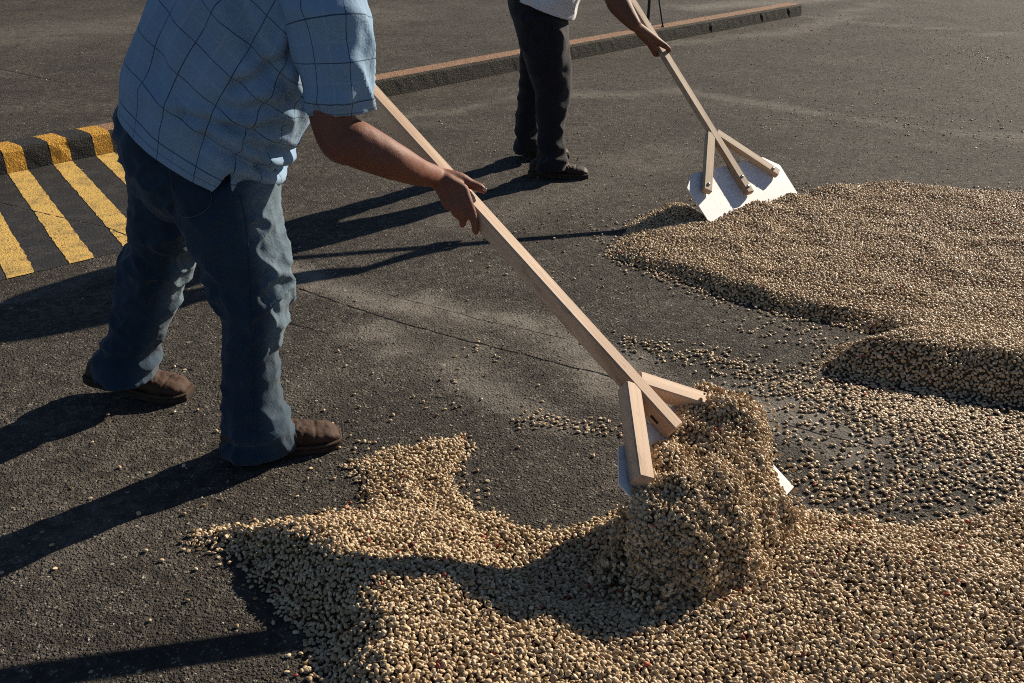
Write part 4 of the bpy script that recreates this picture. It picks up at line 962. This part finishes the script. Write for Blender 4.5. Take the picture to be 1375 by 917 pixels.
# the load riding on the near paddle: a low slumped layer over the blade that slides off its lower edge into the heap
def load():
    A, D, Nn, P = LD['A'], LD['D'], LD['N'], LD['P']; W, L = LD['W'], LD['L']
    poly = crom(np.array([(-.222, .222), (-.12, .255), (0, .285), (.06, .305), (.13, .325), (.215, .31), (.285, .245), (.295, .18), (.245, .118), (.165, .055), (.110, -.05), (.08, -.06), (-.08, -.07), (-.2, -.06), (-.29, -.04), (-.345, .02), (-.36, .09), (-.32, .16), (-.265, .205), (-.222, .222)]), 80)[:-1]
    drop = lambda a: np.clip(-.215 - a, 0, 1) ** 1.3 * 1.75          # beans past the blade's left edge are falling
    def hd(a, t):
        q = np.stack([a, t], 1); z0 = a * 0; d = sdist(q + .020 * np.stack([vnoise(np.stack([a * 15, t * 15, z0], 1)), vnoise(np.stack([a * 15, t * 15, z0 + 4], 1))], 1), poly)
        H = .062 + .028 * gauss(np.hypot(a + .03, t - .10), 0, .15) + .022 * gauss(np.hypot(a - .19, t - .20), 0, .08) + .012 * gauss(np.hypot(a + .15, t - .04), 0, .1) + .014 * gauss(np.hypot(a - .17, t - .25), 0, .075)
        h = H * np.sqrt(np.clip(sstep(-.004, .11, d), 0, 1)) + (.016 * vnoise(np.stack([a * 10, t * 10, z0 + 2], 1)) + .008 * vnoise(np.stack([a * 34, t * 34, z0], 1))) * sstep(0, .04, d)
        return np.maximum(h, 0), d
    sp = .0082; X, Y = np.meshgrid(np.arange(-.39, .32, sp), np.arange(-.12, .38, sp)); X, Y = X.ravel(), Y.ravel(); pts, rot = [], []
    def put(a, t, h):
        q = np.array([P(x, y, z) for x, y, z in zip(a, t, h)]); q[:, 2] -= drop(a); q = q[q[:, 2] > h_near(q[:, :2])[0] + .002]; n = len(q); pts.append(q); rot.append(np.column_stack([rng.uniform(0, 6.28, n), rng.normal(0, 1., n), rng.uniform(0, 6.28, n)]))
    for lay, frac in ((0., 1.), (.0055, .75), (-.007, .9), (-.014, .8)):
        a, t = X + rng.uniform(-.5, .5, X.size) * sp, Y + rng.uniform(-.5, .5, X.size) * sp; h, d = hd(a, t); k = (d > 0) & (rng.random(len(a)) < frac); put(a[k], t[k], np.maximum(h[k] + lay, .004) + rng.normal(0, .002, k.sum()))
    # steep rim
    i = rng.integers(0, len(poly), 5200); e = poly[i] + rng.normal(0, .010, (5200, 2)); h, d = hd(e[:, 0], e[:, 1]); hi, _ = hd(e[:, 0] * .9, e[:, 1] * .9 + .01); k = d > -.012; put(e[k, 0], e[k, 1], hi[k] * rng.uniform(.05, 1, k.sum()) + .003)
    # beans in the air under the left spill and the lower edge
    n = 5200; a, t = rng.uniform(-.34, -.10, n), rng.uniform(-.09, .19, n); h, d = hd(a, t); q = np.array([P(x, y, z) for x, y, z in zip(a, t, h)]); f_ = rng.exponential(.035, n); q[:, 2] -= drop(a) + f_; q -= np.outer(f_ * rng.uniform(0, .7, n), A); q[:, :2] += rng.normal(0, .010, (n, 2))
    q = q[((d > .0) & ((a < -.235) | (t < -.005)))[:]]; q = q[q[:, 2] > h_near(q[:, :2])[0] + .004]; pts.append(q); rot.append(rng.uniform(0, 6.28, (len(q), 3)))
    n = 2600; a = -.225 - np.minimum(rng.exponential(.055, n), .2); t = rng.uniform(.04, .27, n); q = np.array([P(x, y, 0) for x, y in zip(a, t)]); g_ = h_near(q[:, :2])[0]; q[:, 2] = g_ + .004 + rng.random(n) ** 1.3 * np.clip(.13 + (a + .225) * .75, .004, 1)
    pts.append(q); rot.append(rng.uniform(0, 6.28, (n, 3)))
    # a few flung wider
    n = 150; u = poly[rng.integers(28, 72, n)]; u = u + rng.normal(0, .016, u.shape); q = np.array([P(x, y, z) for (x, y), z in zip(u, rng.uniform(.0, .07, n))]); q[:, 2] -= drop(u[:, 0]); q = q[q[:, 2] > h_near(q[:, :2])[0] + .004]; pts.append(q); rot.append(rng.uniform(0, 6.28, (len(q), 3)))
    p = np.concatenate(pts); e = np.concatenate(rot); o = spread('coffee_bean_load', 'mound of coffee beans piled on the blade of the near paddle', p, e)
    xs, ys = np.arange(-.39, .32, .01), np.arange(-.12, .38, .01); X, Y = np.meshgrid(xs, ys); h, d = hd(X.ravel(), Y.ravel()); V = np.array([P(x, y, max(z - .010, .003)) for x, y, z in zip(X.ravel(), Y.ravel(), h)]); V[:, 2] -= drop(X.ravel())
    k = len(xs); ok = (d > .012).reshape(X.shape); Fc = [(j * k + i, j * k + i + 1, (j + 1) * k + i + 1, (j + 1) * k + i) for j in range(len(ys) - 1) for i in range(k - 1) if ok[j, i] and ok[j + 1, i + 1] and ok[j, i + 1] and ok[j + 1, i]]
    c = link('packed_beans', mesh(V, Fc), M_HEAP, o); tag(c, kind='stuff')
load()
